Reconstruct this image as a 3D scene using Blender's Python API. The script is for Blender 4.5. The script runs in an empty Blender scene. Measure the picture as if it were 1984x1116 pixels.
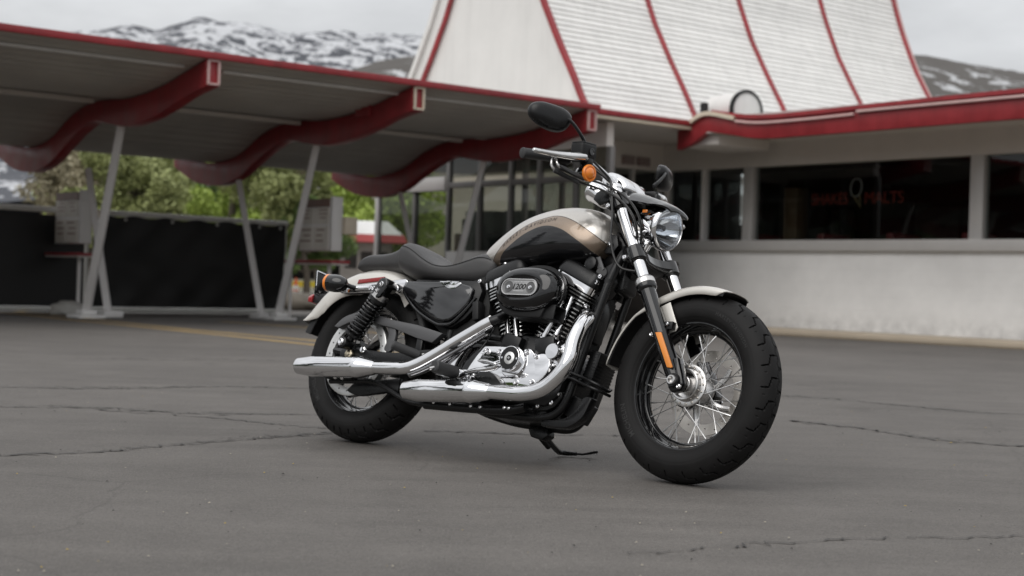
import bpy, bmesh, math, random
import numpy as np
from mathutils import Vector, Matrix
from mathutils.bvhtree import BVHTree

R = math.radians
random.seed(7)
rng = np.random.default_rng(7)
scene = bpy.context.scene
COL = scene.collection

# ------------------------------------------------------------------ camera
CAM_H = 0.636
cam_data = bpy.data.cameras.new('camera')
cam_data.sensor_width = 36.0
cam_data.lens = 52.92
cam_data.clip_start = 0.05
cam_data.clip_end = 20000
cam_data.dof.use_dof = True
cam_data.dof.focus_distance = 4.95
cam_data.dof.aperture_fstop = 3.4
cam_data.dof.aperture_blades = 9
cam = bpy.data.objects.new('camera', cam_data)
COL.objects.link(cam)
cam.matrix_world = (Matrix.Translation((0, 0, CAM_H)) @ Matrix.Rotation(R(90) - 0.00175, 4, 'X')
                    @ Matrix.Rotation(0.03073, 4, 'Z'))
scene.camera = cam

# ------------------------------------------------------------------ sky: bright overcast
SUN_EL, SUN_AZ = R(50), R(218)
world = bpy.data.worlds.new('World')
scene.world = world
world.use_nodes = True
wt = world.node_tree
wn, wl = wt.nodes, wt.links
wn.clear()
out = wn.new('ShaderNodeOutputWorld')
bg = wn.new('ShaderNodeBackground')
sky = wn.new('ShaderNodeTexSky')
sky.sky_type = 'NISHITA'
sky.sun_disc = False
sky.sun_elevation = SUN_EL
sky.sun_rotation = SUN_AZ
tc = wn.new('ShaderNodeTexCoord')
sep = wn.new('ShaderNodeSeparateXYZ')
wl.new(tc.outputs['Generated'], sep.inputs[0])
# an overcast sky brightens from horizon to zenith
mr = wn.new('ShaderNodeMapRange')
mr.inputs['From Min'].default_value = 0.0
mr.inputs['From Max'].default_value = 1.0
mr.inputs['To Min'].default_value = 6.3
mr.inputs['To Max'].default_value = 13.0
wl.new(sep.outputs['Z'], mr.inputs['Value'])
mp = wn.new('ShaderNodeMapping')
mp.inputs['Scale'].default_value = (2.2, 2.2, 7.0)
wl.new(tc.outputs['Generated'], mp.inputs['Vector'])
nz = wn.new('ShaderNodeTexNoise')
nz.inputs['Scale'].default_value = 1.6
nz.inputs['Detail'].default_value = 7
nz.inputs['Roughness'].default_value = 0.55
wl.new(mp.outputs[0], nz.inputs['Vector'])
nr = wn.new('ShaderNodeMapRange')
nr.inputs['From Min'].default_value = 0.3
nr.inputs['From Max'].default_value = 0.7
nr.inputs['To Min'].default_value = 0.70
nr.inputs['To Max'].default_value = 1.16
wl.new(nz.outputs[0], nr.inputs['Value'])
mul = wn.new('ShaderNodeMath'); mul.operation = 'MULTIPLY'
wl.new(mr.outputs[0], mul.inputs[0]); wl.new(nr.outputs[0], mul.inputs[1])
comb = wn.new('ShaderNodeCombineColor')
for i, k in enumerate((0.99, 1.0, 1.015)):
    m_ = wn.new('ShaderNodeMath'); m_.operation = 'MULTIPLY'; m_.inputs[1].default_value = k
    wl.new(mul.outputs[0], m_.inputs[0]); wl.new(m_.outputs[0], comb.inputs[i])
mixw = wn.new('ShaderNodeMix'); mixw.data_type = 'RGBA'
mixw.inputs['Factor'].default_value = 0.93
wl.new(sky.outputs[0], mixw.inputs['A']); wl.new(comb.outputs[0], mixw.inputs['B'])
wl.new(mixw.outputs['Result'], bg.inputs['Color'])
bg.inputs['Strength'].default_value = 0.1
wl.new(bg.outputs[0], out.inputs['Surface'])

sun_data = bpy.data.lights.new('sun', 'SUN')
sun_data.energy = 1.5
sun_data.angle = R(55)
sun_data.color = (1.0, 0.97, 0.93)
sun = bpy.data.objects.new('sun', sun_data)
COL.objects.link(sun)
sd = Vector((math.sin(SUN_AZ) * math.cos(SUN_EL), math.cos(SUN_AZ) * math.cos(SUN_EL), math.sin(SUN_EL)))
sun.rotation_euler = sd.to_track_quat('Z', 'Y').to_euler()

vs = scene.view_settings
vs.view_transform = 'Standard'
vs.look = 'None'
vs.exposure = 0.0
vs.gamma = 1.0
vs.use_curve_mapping = False
scene.cycles.use_denoising = True
scene.cycles.max_bounces = 10
scene.cycles.transparent_max_bounces = 12
scene.cycles.caustics_reflective = False
scene.cycles.caustics_refractive = False

# ------------------------------------------------------------------ materials
MATS = {}
def mat(name, col, rough=0.5, metal=0.0, coat=0.0, bump=0.0, bscale=200.0, var=0.0, vscale=8.0, spec=None,
        rvar=0.0, coat_rough=0.03, trans=0.0, ior=None):
    if name in MATS: return MATS[name]
    m = bpy.data.materials.new(name); m.use_nodes = True
    n, l = m.node_tree.nodes, m.node_tree.links
    b = n['Principled BSDF']
    b.inputs['Base Color'].default_value = (*col, 1)
    b.inputs['Roughness'].default_value = rough
    b.inputs['Metallic'].default_value = metal
    b.inputs['Coat Weight'].default_value = coat
    b.inputs['Coat Roughness'].default_value = coat_rough
    if spec is not None: b.inputs['Specular IOR Level'].default_value = spec
    if trans: b.inputs['Transmission Weight'].default_value = trans
    if ior: b.inputs['IOR'].default_value = ior
    co = n.new('ShaderNodeTexCoord')
    if var or rvar:
        t = n.new('ShaderNodeTexNoise'); t.inputs['Scale'].default_value = vscale
        t.inputs['Detail'].default_value = 6; t.inputs['Roughness'].default_value = 0.6
        l.new(co.outputs['Object'], t.inputs['Vector'])
        if var:
            r = n.new('ShaderNodeMapRange'); r.inputs['From Min'].default_value = 0.25; r.inputs['From Max'].default_value = 0.75
            r.inputs['To Min'].default_value = 1 - var; r.inputs['To Max'].default_value = 1 + var
            l.new(t.outputs[0], r.inputs['Value'])
            mx = n.new('ShaderNodeVectorMath'); mx.operation = 'SCALE'; mx.inputs[0].default_value = col
            l.new(r.outputs[0], mx.inputs['Scale']); l.new(mx.outputs[0], b.inputs['Base Color'])
        if rvar:
            r2 = n.new('ShaderNodeMapRange'); r2.inputs['From Min'].default_value = 0.3; r2.inputs['From Max'].default_value = 0.7
            r2.inputs['To Min'].default_value = max(0.0, rough - rvar); r2.inputs['To Max'].default_value = rough + rvar
            l.new(t.outputs[0], r2.inputs['Value']); l.new(r2.outputs[0], b.inputs['Roughness'])
    if bump:
        t2 = n.new('ShaderNodeTexNoise'); t2.inputs['Scale'].default_value = bscale; t2.inputs['Detail'].default_value = 4
        l.new(co.outputs['Object'], t2.inputs['Vector'])
        bp_ = n.new('ShaderNodeBump'); bp_.inputs['Strength'].default_value = bump; bp_.inputs['Distance'].default_value = 0.002
        l.new(t2.outputs[0], bp_.inputs['Height']); l.new(bp_.outputs[0], b.inputs['Normal'])
    MATS[name] = m
    return m

chrome = mat('chrome', (0.80, 0.80, 0.81), 0.022, 1.0, rvar=0.014, vscale=14)
dark_chrome = mat('dark_chrome', (0.30, 0.30, 0.31), 0.16, 1.0)
alu = mat('aluminium', (0.62, 0.61, 0.60), 0.27, 1.0, rvar=0.08, vscale=30)
steel = mat('steel_disc', (0.52, 0.49, 0.45), 0.32, 1.0, rvar=0.06, vscale=20)
gloss = mat('gloss_black', (0.004, 0.004, 0.0045), 0.12, 0.0, coat=1.0, rvar=0.03, spec=0.12)
coverblk = mat('cover_black', (0.006, 0.006, 0.007), 0.08, 0.0, coat=1.0, spec=0.5)
satin = mat('satin_black', (0.0075, 0.0075, 0.008), 0.30, 0.0, rvar=0.07, vscale=20, spec=0.36)
matte = mat('matte_black', (0.011, 0.011, 0.0115), 0.5, 0.0, bump=0.15, bscale=600, spec=0.3)
guardm = mat('guard_black', (0.085, 0.085, 0.088), 0.42, 0.0, rvar=0.06, vscale=15)
dark = mat('deep_black', (0.006, 0.006, 0.006), 0.7)
rubber = mat('tyre_rubber', (0.0105, 0.0100, 0.0100), 0.62, 0.0, bump=0.12, bscale=300, var=0.35, vscale=14, spec=0.2, rvar=0.08)
tletter = mat('tyre_letter', (0.021, 0.0205, 0.0205), 0.6, 0.0, spec=0.35)
rubber2 = mat('grip_rubber', (0.035, 0.035, 0.036), 0.6, 0.0, bump=0.2, bscale=500)
leather = mat('seat_vinyl', (0.034, 0.033, 0.0335), 0.42, 0.0, bump=0.35, bscale=900, rvar=0.05, vscale=12)
thread = mat('seam_thread', (0.012, 0.012, 0.012), 0.8)
silver = mat('silver_paint', (0.62, 0.595, 0.55), 0.38, 0.35, coat=0.9, var=0.02, vscale=300)
amber = mat('amber_lens', (0.85, 0.24, 0.02), 0.12, 0.0, coat=0.6)
reflector = mat('orange_reflector', (0.78, 0.27, 0.045), 0.3, 0.0, bump=0.3, bscale=900)
redlens = mat('red_lens', (0.32, 0.012, 0.016), 0.14, 0.0, coat=0.6)
redrefl = mat('red_reflector', (0.27, 0.02, 0.02), 0.22, 0.0, bump=0.3, bscale=700)
badgegrey = mat('badge_grey', (0.30, 0.30, 0.30), 0.38, 0.7)
whitepl = mat('cover_white', (0.66, 0.65, 0.61), 0.3, 0.4)
cable = mat('cable_black', (0.012, 0.012, 0.012), 0.38)
oliveliq = mat('bar_metal', (0.6, 0.6, 0.61), 0.09, 1.0)

def glass_mat(name, tint, gloss_rough=0.0, ior=1.45):
    m = bpy.data.materials.new(name); m.use_nodes = True
    n, l = m.node_tree.nodes, m.node_tree.links
    n.clear()
    o = n.new('ShaderNodeOutputMaterial'); t = n.new('ShaderNodeBsdfTransparent'); g = n.new('ShaderNodeBsdfGlossy')
    f = n.new('ShaderNodeFresnel'); mx = n.new('ShaderNodeMixShader')
    t.inputs['Color'].default_value = (*tint, 1); g.inputs['Roughness'].default_value = gloss_rough
    f.inputs['IOR'].default_value = ior
    ge = n.new('ShaderNodeNewGeometry'); sb_ = n.new('ShaderNodeMath'); sb_.operation = 'SUBTRACT'; sb_.inputs[0].default_value = 1.0
    l.new(ge.outputs['Backfacing'], sb_.inputs[1]); ml = n.new('ShaderNodeMath'); ml.operation = 'MULTIPLY'
    l.new(f.outputs[0], ml.inputs[0]); l.new(sb_.outputs[0], ml.inputs[1])
    l.new(ml.outputs[0], mx.inputs[0]); l.new(t.outputs[0], mx.inputs[1]); l.new(g.outputs[0], mx.inputs[2])
    l.new(mx.outputs[0], o.inputs['Surface'])
    MATS[name] = m
    return m
lampglass = glass_mat('lamp_glass', (0.96, 0.97, 0.98))
pane = glass_mat('window_glass', (0.80, 0.83, 0.82), 0.01, 1.6)
darkpane = glass_mat('entrance_glass', (0.62, 0.64, 0.62), 0.01, 1.6)

# ------------------------------------------------------------------ mesh kit
def cr(pts, n=8, closed=False):
    """Catmull-Rom resample"""
    P = [np.array(p, float) for p in pts]
    if closed: ext = [P[-1]] + P + [P[0], P[1]]
    else: ext = [2 * P[0] - P[1]] + P + [2 * P[-1] - P[-2]]
    o = []
    for i in range(1, len(ext) - 2):
        a, b, c, d = ext[i - 1:i + 3]
        for k in range(n):
            t = k / n
            o.append(0.5 * ((2 * b) + (-a + c) * t + (2 * a - 5 * b + 4 * c - d) * t * t + (-a + 3 * b - 3 * c + d) * t ** 3))
    if not closed: o.append(P[-1])
    return np.array(o)

def frame_of(d):
    d = np.array(d, float); d /= np.linalg.norm(d)
    a = np.array([0, 0, 1.0]) if abs(d[2]) < 0.9 else np.array([1.0, 0, 0])
    x = np.cross(a, d); x /= np.linalg.norm(x)
    return x, np.cross(d, x), d

class G:
    def __init__(s): s.v = []; s.f = []; s.m = []; s.mi = 0
    def add(s, V, F, mi=None):
        o = len(s.v)
        s.v += [tuple(map(float, p)) for p in V]
        s.f += [tuple(i + o for i in f) for f in F]
        s.m += [s.mi if mi is None else mi] * len(F)
        return s
    def tube(s, pts, r, n=12, cap=True, sm=0, mi=None):
        P = cr(pts, sm) if sm else np.array(pts, float)
        N = len(P)
        if np.isscalar(r): rr = np.full(N, r)
        else:
            r = np.array(r, float)
            rr = np.interp(np.linspace(0, 1, N), np.linspace(0, 1, len(r)), r)
        T = np.gradient(P, axis=0); T /= np.linalg.norm(T, axis=1)[:, None]
        x, y, _ = frame_of(T[0]); V = []
        for i in range(N):
            x = x - T[i] * (x @ T[i]); x /= np.linalg.norm(x); y = np.cross(T[i], x)
            for k in range(n):
                a = 2 * math.pi * k / n
                V.append(P[i] + rr[i] * (math.cos(a) * x + math.sin(a) * y))
        F = [(i * n + k, i * n + (k + 1) % n, (i + 1) * n + (k + 1) % n, (i + 1) * n + k) for i in range(N - 1) for k in range(n)]
        if cap: F += [tuple(range(n - 1, -1, -1)), tuple((N - 1) * n + k for k in range(n))]
        return s.add(V, F, mi)
    def lathe(s, prof, o=(0, 0, 0), ax=(0, -1, 0), n=48, mi=None, closed=False, cap=True):
        """prof: (radius, height along axis)"""
        x, y, d = frame_of(ax); o = np.array(o, float); V = []
        for r, h in prof:
            for k in range(n):
                a = 2 * math.pi * k / n
                V.append(o + d * h + r * (math.cos(a) * x + math.sin(a) * y))
        N = len(prof); rows = N if closed else N - 1
        F = [(i * n + k, i * n + (k + 1) % n, ((i + 1) % N) * n + (k + 1) % n, ((i + 1) % N) * n + k) for i in range(rows) for k in range(n)]
        if not closed and cap:
            if prof[0][0] > 1e-5: F.append(tuple(range(n - 1, -1, -1)))
            if prof[-1][0] > 1e-5: F.append(tuple((N - 1) * n + k for k in range(n)))
        return s.add(V, F, mi)
    def box(s, c, sz, M=None, mi=None):
        c = np.array(c, float); h = np.array(sz, float) / 2
        V = [np.array([a, b, d]) * h for a in (-1, 1) for b in (-1, 1) for d in (-1, 1)]
        if M is not None:
            M = np.array(M)[:3, :3]; V = [M @ p for p in V]
        return s.add([c + p for p in V], [(0, 1, 3, 2), (4, 6, 7, 5), (0, 4, 5, 1), (2, 3, 7, 6), (0, 2, 6, 4), (1, 5, 7, 3)], mi)
    def prism(s, poly, y0, y1, mi=None, plane='xz'):
        n = len(poly); V = []
        for yy in (y0, y1):
            for a, b in poly:
                V.append({'xz': (a, yy, b), 'xy': (a, b, yy), 'yz': (yy, a, b)}[plane])
        F = [tuple(range(n)), tuple(range(2 * n - 1, n - 1, -1))] + [(i, n + i, n + (i + 1) % n, (i + 1) % n) for i in range(n)]
        return s.add(V, F, mi)
    def loft(s, loops, cap=True, mi=None, closed_loop=True):
        n = len(loops[0]); V = [p for L in loops for p in L]
        kk = n if closed_loop else n - 1
        F = [(i * n + k, i * n + (k + 1) % n, (i + 1) * n + (k + 1) % n, (i + 1) * n + k) for i in range(len(loops) - 1) for k in range(kk)]
        if cap: F += [tuple(range(n - 1, -1, -1)), tuple((len(loops) - 1) * n + k for k in range(n))]
        return s.add(V, F, mi)

STEER = -0.06184
RAKE_U = Vector((-0.5, 0, math.sqrt(0.75)))
STEER_M = (Matrix.Translation((1.622, 0, 0)) @ Matrix.Rotation(STEER, 4, RAKE_U) @ Matrix.Translation((-1.622, 0, 0)))

def build(g, name, mats, parent=None, steer=False, bevel=0.0, bseg=2, angle=38, flat=False, attrs=None, recalc=True):
    if not isinstance(mats, (list, tuple)): mats = [mats]
    me = bpy.data.meshes.new(name)
    me.from_pydata(g.v, [], g.f)
    for m in mats: me.materials.append(m)
    if len(mats) > 1: me.polygons.foreach_set('material_index', g.m)
    if recalc or bevel:
        bm = bmesh.new(); bm.from_mesh(me)
        bmesh.ops.recalc_face_normals(bm, faces=bm.faces)
        if bevel:
            ed = [e for e in bm.edges if len(e.link_faces) == 2 and e.calc_face_angle(0) > R(28)]
            bmesh.ops.bevel(bm, geom=ed, offset=bevel, segments=bseg, affect='EDGES', profile=0.5, clamp_overlap=True)
        bm.to_mesh(me); bm.free()
    if attrs:
        for k, a in attrs.items():
            at = me.attributes.new(k, 'FLOAT', 'POINT'); at.data.foreach_set('value', np.asarray(a, np.float32))
    if not flat:
        me.shade_smooth(); me.set_sharp_from_angle(angle=R(angle))
    o = bpy.data.objects.new(name, me)
    COL.objects.link(o)
    if parent: o.parent = parent
    if steer: o.matrix_local = STEER_M
    return o

def inst(me, name, parent, M):
    o = bpy.data.objects.new(name, me); COL.objects.link(o); o.parent = parent; o.matrix_local = M
    return o

def empty(name, label=None, cat=None, parent=None, loc=(0, 0, 0), rot=(0, 0, 0), group=None, kind=None):
    o = bpy.data.objects.new(name, None); COL.objects.link(o)
    o.empty_display_size = 0.2
    o.location = loc; o.rotation_euler = rot
    if parent: o.parent = parent
    return tag(o, label, cat, group, kind)

def tag(o, label=None, cat=None, group=None, kind=None):
    if label: o['label'] = label
    if cat: o['category'] = cat
    if group: o['group'] = group
    if kind: o['kind'] = kind
    return o

def text_geo(body, size, spacing=1.0, shear=0.0, bold=0.0):
    cu = bpy.data.curves.new('lettering', 'FONT'); cu.body = body; cu.size = size
    cu.space_character = spacing; cu.shear = shear; cu.offset = bold; cu.resolution_u = 3
    o = bpy.data.objects.new('lettering', cu); COL.objects.link(o)
    bpy.context.view_layer.update()
    dg = bpy.context.evaluated_depsgraph_get()
    me = bpy.data.meshes.new_from_object(o.evaluated_get(dg))
    V = np.array([v.co[:] for v in me.vertices]); F = [tuple(p.vertices) for p in me.polygons]
    bpy.data.objects.remove(o); bpy.data.curves.remove(cu); bpy.data.meshes.remove(me)
    V[:, 0] -= V[:, 0].min()
    return V, F

def inside_sdf(px, pz, poly):
    """signed distance to polygon, negative inside"""
    P = np.array(poly, float); Q = np.roll(P, -1, 0)
    p = np.stack([px, pz], 1); best = np.full(len(p), 1e9); ins = np.zeros(len(p), bool)
    for a, b in zip(P, Q):
        ab = b - a; t = np.clip(((p - a) @ ab) / (ab @ ab + 1e-12), 0, 1)
        best = np.minimum(best, np.linalg.norm(p - a - t[:, None] * ab, axis=1))
        c = ((a[1] > p[:, 1]) != (b[1] > p[:, 1])) & (p[:, 0] < (b[0] - a[0]) * (p[:, 1] - a[1]) / (b[1] - a[1] + 1e-12) + a[0])
        ins ^= c
    return np.where(ins, -best, best)
# ------------------------------------------------------------------ ground
def ramp_noise(n, l, vec, scale, lo, hi, tlo, thi, detail=6, rough=0.6):
    t = n.new('ShaderNodeTexNoise'); t.inputs['Scale'].default_value = scale
    t.inputs['Detail'].default_value = detail; t.inputs['Roughness'].default_value = rough
    l.new(vec, t.inputs['Vector'])
    r = n.new('ShaderNodeMapRange'); r.inputs['From Min'].default_value = lo; r.inputs['From Max'].default_value = hi
    r.inputs['To Min'].default_value = tlo; r.inputs['To Max'].default_value = thi
    l.new(t.outputs[0], r.inputs['Value'])
    return r.outputs[0]

def mathn(n, l, op, a, b):
    m = n.new('ShaderNodeMath'); m.operation = op
    for i, x in enumerate((a, b)):
        if isinstance(x, (int, float)): m.inputs[i].default_value = x
        else: l.new(x, m.inputs[i])
    return m.outputs[0]

def mid_v(n, l, v):
    t = n.new('ShaderNodeTexNoise'); t.inputs['Scale'].default_value = 2.2; t.inputs['Detail'].default_value = 5; l.new(v, t.inputs['Vector'])
    m = n.new('ShaderNodeMix'); m.data_type = 'VECTOR'; m.inputs['Factor'].default_value = 0.35; l.new(v, m.inputs['A']); l.new(t.outputs['Color'], m.inputs['B'])
    return m.outputs['Result']
def asphalt_mat():
    m = bpy.data.materials.new('asphalt'); m.use_nodes = True
    n, l = m.node_tree.nodes, m.node_tree.links
    b = n['Principled BSDF']
    co = n.new('ShaderNodeTexCoord'); v = co.outputs['Object']
    big = ramp_noise(n, l, v, 0.35, 0.3, 0.7, 0.82, 1.15, 5)
    mid = ramp_noise(n, l, v, 2.6, 0.3, 0.7, 0.84, 1.12, 9, 0.72)
    grain = mathn(n, l, 'MULTIPLY', ramp_noise(n, l, v, 150, 0.28, 0.72, 0.62, 1.36, 3), ramp_noise(n, l, v, 48, 0.3, 0.7, 0.86, 1.13, 3))
    # streaky tracks, stretched along the lot
    mpp = n.new('ShaderNodeMapping'); mpp.inputs['Scale'].default_value = (0.5, 4.0, 1); mpp.inputs['Rotation'].default_value = (0, 0, 0.25)
    l.new(v, mpp.inputs['Vector'])
    streak = ramp_noise(n, l, mpp.outputs[0], 1.3, 0.35, 0.68, 0.90, 1.07, 6)
    k = mathn(n, l, 'MULTIPLY', mathn(n, l, 'MULTIPLY', big, mid), mathn(n, l, 'MULTIPLY', grain, streak))
    # pale grit specks and dark spots
    vor = n.new('ShaderNodeTexVoronoi'); vor.inputs['Scale'].default_value = 26; l.new(v, vor.inputs['Vector'])
    sp = n.new('ShaderNodeMapRange'); sp.inputs['From Min'].default_value = 0.035; sp.inputs['From Max'].default_value = 0.06
    sp.inputs['To Min'].default_value = 1.0; sp.inputs['To Max'].default_value = 0.0
    l.new(vor.outputs['Distance'], sp.inputs['Value'])
    spm = mathn(n, l, 'MULTIPLY', sp.outputs[0], ramp_noise(n, l, v, 3.1, 0.48, 0.62, 0, 1, 2))
    # oil drips and old tyre scuffs
    vo = n.new('ShaderNodeTexVoronoi'); vo.inputs['Scale'].default_value = 1.4; l.new(mid_v(n, l, v), vo.inputs['Vector'])
    od_ = n.new('ShaderNodeMapRange'); od_.inputs['From Min'].default_value = 0.05; od_.inputs['From Max'].default_value = 0.16; od_.inputs['To Min'].default_value = 0.80; od_.inputs['To Max'].default_value = 1.0
    l.new(vo.outputs['Distance'], od_.inputs['Value']); k = mathn(n, l, 'MULTIPLY', k, od_.outputs[0])
    k = mathn(n, l, 'ADD', k, mathn(n, l, 'MULTIPLY', spm, 0.55))
    # hairline cracks
    wv = n.new('ShaderNodeTexNoise'); wv.inputs['Scale'].default_value = 1.1; wv.inputs['Detail'].default_value = 6
    l.new(v, wv.inputs['Vector'])
    mixv = n.new('ShaderNodeMix'); mixv.data_type = 'VECTOR'; mixv.inputs['Factor'].default_value = 0.42
    l.new(v, mixv.inputs['A']); l.new(wv.outputs['Color'], mixv.inputs['B'])
    vc = n.new('ShaderNodeTexVoronoi'); vc.feature = 'DISTANCE_TO_EDGE'; vc.inputs['Scale'].default_value = 0.55
    l.new(mixv.outputs['Result'], vc.inputs['Vector'])
    ck = n.new('ShaderNodeMapRange'); ck.inputs['From Min'].default_value = 0.0008; ck.inputs['From Max'].default_value = 0.0035
    ck.inputs['To Min'].default_value = 0.86; ck.inputs['To Max'].default_value = 1.0
    l.new(vc.outputs['Distance'], ck.inputs['Value'])
    k = mathn(n, l, 'MULTIPLY', k, ck.outputs[0])
    sc = n.new('ShaderNodeVectorMath'); sc.operation = 'SCALE'; sc.inputs[0].default_value = (0.124, 0.1145, 0.1055)
    l.new(k, sc.inputs['Scale']); l.new(sc.outputs[0], b.inputs['Base Color'])
    b.inputs['Roughness'].default_value = 0.72
    b.inputs['Specular IOR Level'].default_value = 0.35
    h = mathn(n, l, 'ADD', grain, mathn(n, l, 'MULTIPLY', ck.outputs[0], 2.0))
    bpn = n.new('ShaderNodeBump'); bpn.inputs['Strength'].default_value = 0.55; bpn.inputs['Distance'].default_value = 0.004
    l.new(h, bpn.inputs['Height']); l.new(bpn.outputs[0], b.inputs['Normal'])
    return m
asphalt = asphalt_mat()
earth = mat('dry_ground', (0.13, 0.12, 0.075), 0.9, var=0.4, vscale=0.05)
concrete = mat('concrete', (0.36, 0.34, 0.31), 0.85, var=0.15, vscale=1.5)
crackm = mat('crack_tar', (0.045, 0.042, 0.040), 0.8, var=0.4, vscale=12)

def sheet(name, pts, z, m, label=None):
    g = G(); g.add([(x, y, z) for x, y in pts], [tuple(range(len(pts)))])
    return tag(build(g, name, m, flat=True), kind='structure')
sheet('ground', [(-9000, -9000), (9000, -9000), (9000, 9000), (-9000, 9000)], -0.004, earth)
sheet('parking_lot', [(-70, -40), (70, -40), (70, 33), (-70, 33)], 0.0, asphalt)
sheet('pavement', [(-45, 33), (45, 33), (45, 62), (-45, 62)], 0.0, concrete)

def ribbon(name, pts, w, m, z=0.0035, jit=0.0, step=0.06, wj=0.5, seed=1):
    r = np.random.default_rng(seed)
    P = np.array(pts, float); d = np.r_[0, np.cumsum(np.linalg.norm(np.diff(P, axis=0), axis=1))]
    n = max(3, int(d[-1] / step)); s = np.linspace(0, d[-1], n)
    Q = np.stack([np.interp(s, d, P[:, 0]), np.interp(s, d, P[:, 1])], 1)
    if jit:
        walk = np.cumsum(r.normal(0, 1, (n, 2)), axis=0); walk -= np.linspace(0, 1, n)[:, None] * walk[-1]
        Q += walk * jit * math.sqrt(step) * 0.12 + r.normal(0, jit * 0.1, (n, 2))
    T = np.gradient(Q, axis=0); T /= np.linalg.norm(T, axis=1)[:, None] + 1e-9
    N = np.stack([-T[:, 1], T[:, 0]], 1)
    ww = w * (1 + wj * r.uniform(-1, 1, n)); ww[0] = ww[-1] = w * 0.1 if jit else w
    g = G(); V = []
    for i in range(n):
        a = Q[i] + N[i] * ww[i] / 2; b = Q[i] - N[i] * ww[i] / 2
        V += [(a[0], a[1], z), (b[0], b[1], z)]
    g.add(V, [(2 * i, 2 * i + 1, 2 * i + 3, 2 * i + 2) for i in range(n - 1)])
    return tag(build(g, name, m, flat=True, recalc=False), kind='structure')
for i, (pts, w) in enumerate([
        ([(-2.6, 4.75), (-1.5, 5.31), (-1.16, 5.8), (-0.73, 6.28), (-0.5, 6.42)], 0.012),
        ([(-1.9, 6.95), (-1.28, 6.72), (-0.95, 6.5), (-0.62, 6.36)], 0.011),
        ([(-3.2, 6.7), (-2.01, 7.06), (-1.5, 6.92), (-0.9, 7.05), (-0.5, 7.0)], 0.010),
        ([(-0.36, 6.46), (0.1, 6.42), (0.5, 6.50), (0.85, 6.42)], 0.013),
        ([(-3.5, 8.0), (-2.28, 8.25), (-1.6, 8.7), (-1.0, 8.75)], 0.012),
        ([(-2.6, 11.2), (-1.9, 11.6), (-1.1, 11.3), (-0.4, 11.5)], 0.013),
        ([(1.41, 7.56), (1.68, 7.24), (1.95, 6.72), (2.6, 6.35)], 0.014),
        ([(1.30, 9.6), (2.0, 9.2), (2.6, 8.5), (3.4, 8.3)], 0.013),
        ([(2.4, 4.6), (1.6, 4.1), (0.9, 3.95), (0.3, 3.6)], 0.006)]):
    ribbon('road_crack', pts, w, crackm, z=0.004, jit=0.16, step=0.025, wj=0.9, seed=20 + i)

def band_mat():
    m = bpy.data.materials.new('crack_band'); m.use_nodes = True
    n, l = m.node_tree.nodes, m.node_tree.links; b = n['Principled BSDF']; o = n['Material Output']
    b.inputs['Base Color'].default_value = (0.060, 0.055, 0.051, 1); b.inputs['Roughness'].default_value = 0.8
    co = n.new('ShaderNodeTexCoord'); v = co.outputs['Object']
    f = mathn(n, l, 'MULTIPLY', ramp_noise(n, l, v, 14, 0.50, 0.64, 0, 1, 8, 0.75), ramp_noise(n, l, v, 1.6, 0.40, 0.60, 0.0, 0.8, 3))
    t = n.new('ShaderNodeBsdfTransparent'); mx = n.new('ShaderNodeMixShader')
    l.new(f, mx.inputs[0]); l.new(t.outputs[0], mx.inputs[1]); l.new(b.outputs[0], mx.inputs[2]); l.new(mx.outputs[0], o.inputs['Surface'])
    return m
bandm = band_mat()
for i, (pts, w) in enumerate([([(-2.6, 4.72), (-1.5, 5.29), (-1.16, 5.78), (-0.73, 6.27)], 0.10), ([(-3.2, 6.72), (-2.01, 7.08), (-1.5, 6.94), (-0.9, 7.07), (-0.5, 7.02)], 0.14),
        ([(-3.5, 8.0), (-2.28, 8.25), (-1.6, 8.7), (-0.6, 8.75)], 0.18), ([(-3.4, 11.0), (-1.9, 11.6), (-1.1, 11.3), (-0.2, 11.5)], 0.25), ([(-0.36, 6.47), (0.1, 6.43), (0.5, 6.51), (0.9, 6.42)], 0.09),
        ([(1.41, 7.56), (1.68, 7.24), (1.95, 6.72), (2.6, 6.35)], 0.14), ([(1.30, 9.6), (2.0, 9.2), (2.6, 8.5), (3.4, 8.3)], 0.2)]):
    ribbon('road_crack', pts, w, bandm, z=0.003, jit=0.05, step=0.08, wj=0.6, seed=60 + i)
def grit():
    r = np.random.default_rng(31); g = G()
    for i in range(420):
        y = 3.0 + 9 * r.uniform() ** 1.4; x = r.uniform(-0.40, 0.40) * y
        s = r.uniform(0.0015, 0.0042) * (1.6 if r.uniform() < 0.08 else 1); k = 0 if r.uniform() < 0.5 else (1 if r.uniform() < 0.7 else 2)
        a = r.uniform(0, 6.28); M = np.array(Matrix.Rotation(a, 3, 'Z')); P_ = []
        base = r.uniform(0.6, 1.2, 5)
        for j in range(5): P_.append(M @ np.array((s * base[j] * math.cos(j * 1.257) * 1.4, s * base[j] * math.sin(j * 1.257), 0)))
        c = np.array((x, y, 0.0042))
        V = [c + p for p in P_] + [c + np.array((0, 0, s * 0.8))]
        g.add(V, [(j, (j + 1) % 5, 5) for j in range(5)], k)
    o = build(g, 'grit', [mat('grit_pale', (0.30, 0.27, 0.22), 0.8), mat('grit_dark', (0.035, 0.032, 0.03), 0.8), mat('leaf_bit', (0.30, 0.22, 0.07), 0.8)], flat=True, recalc=False)
    tag(o, 'loose grit and leaf bits scattered over the asphalt', 'grit', kind='stuff')
grit()
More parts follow.
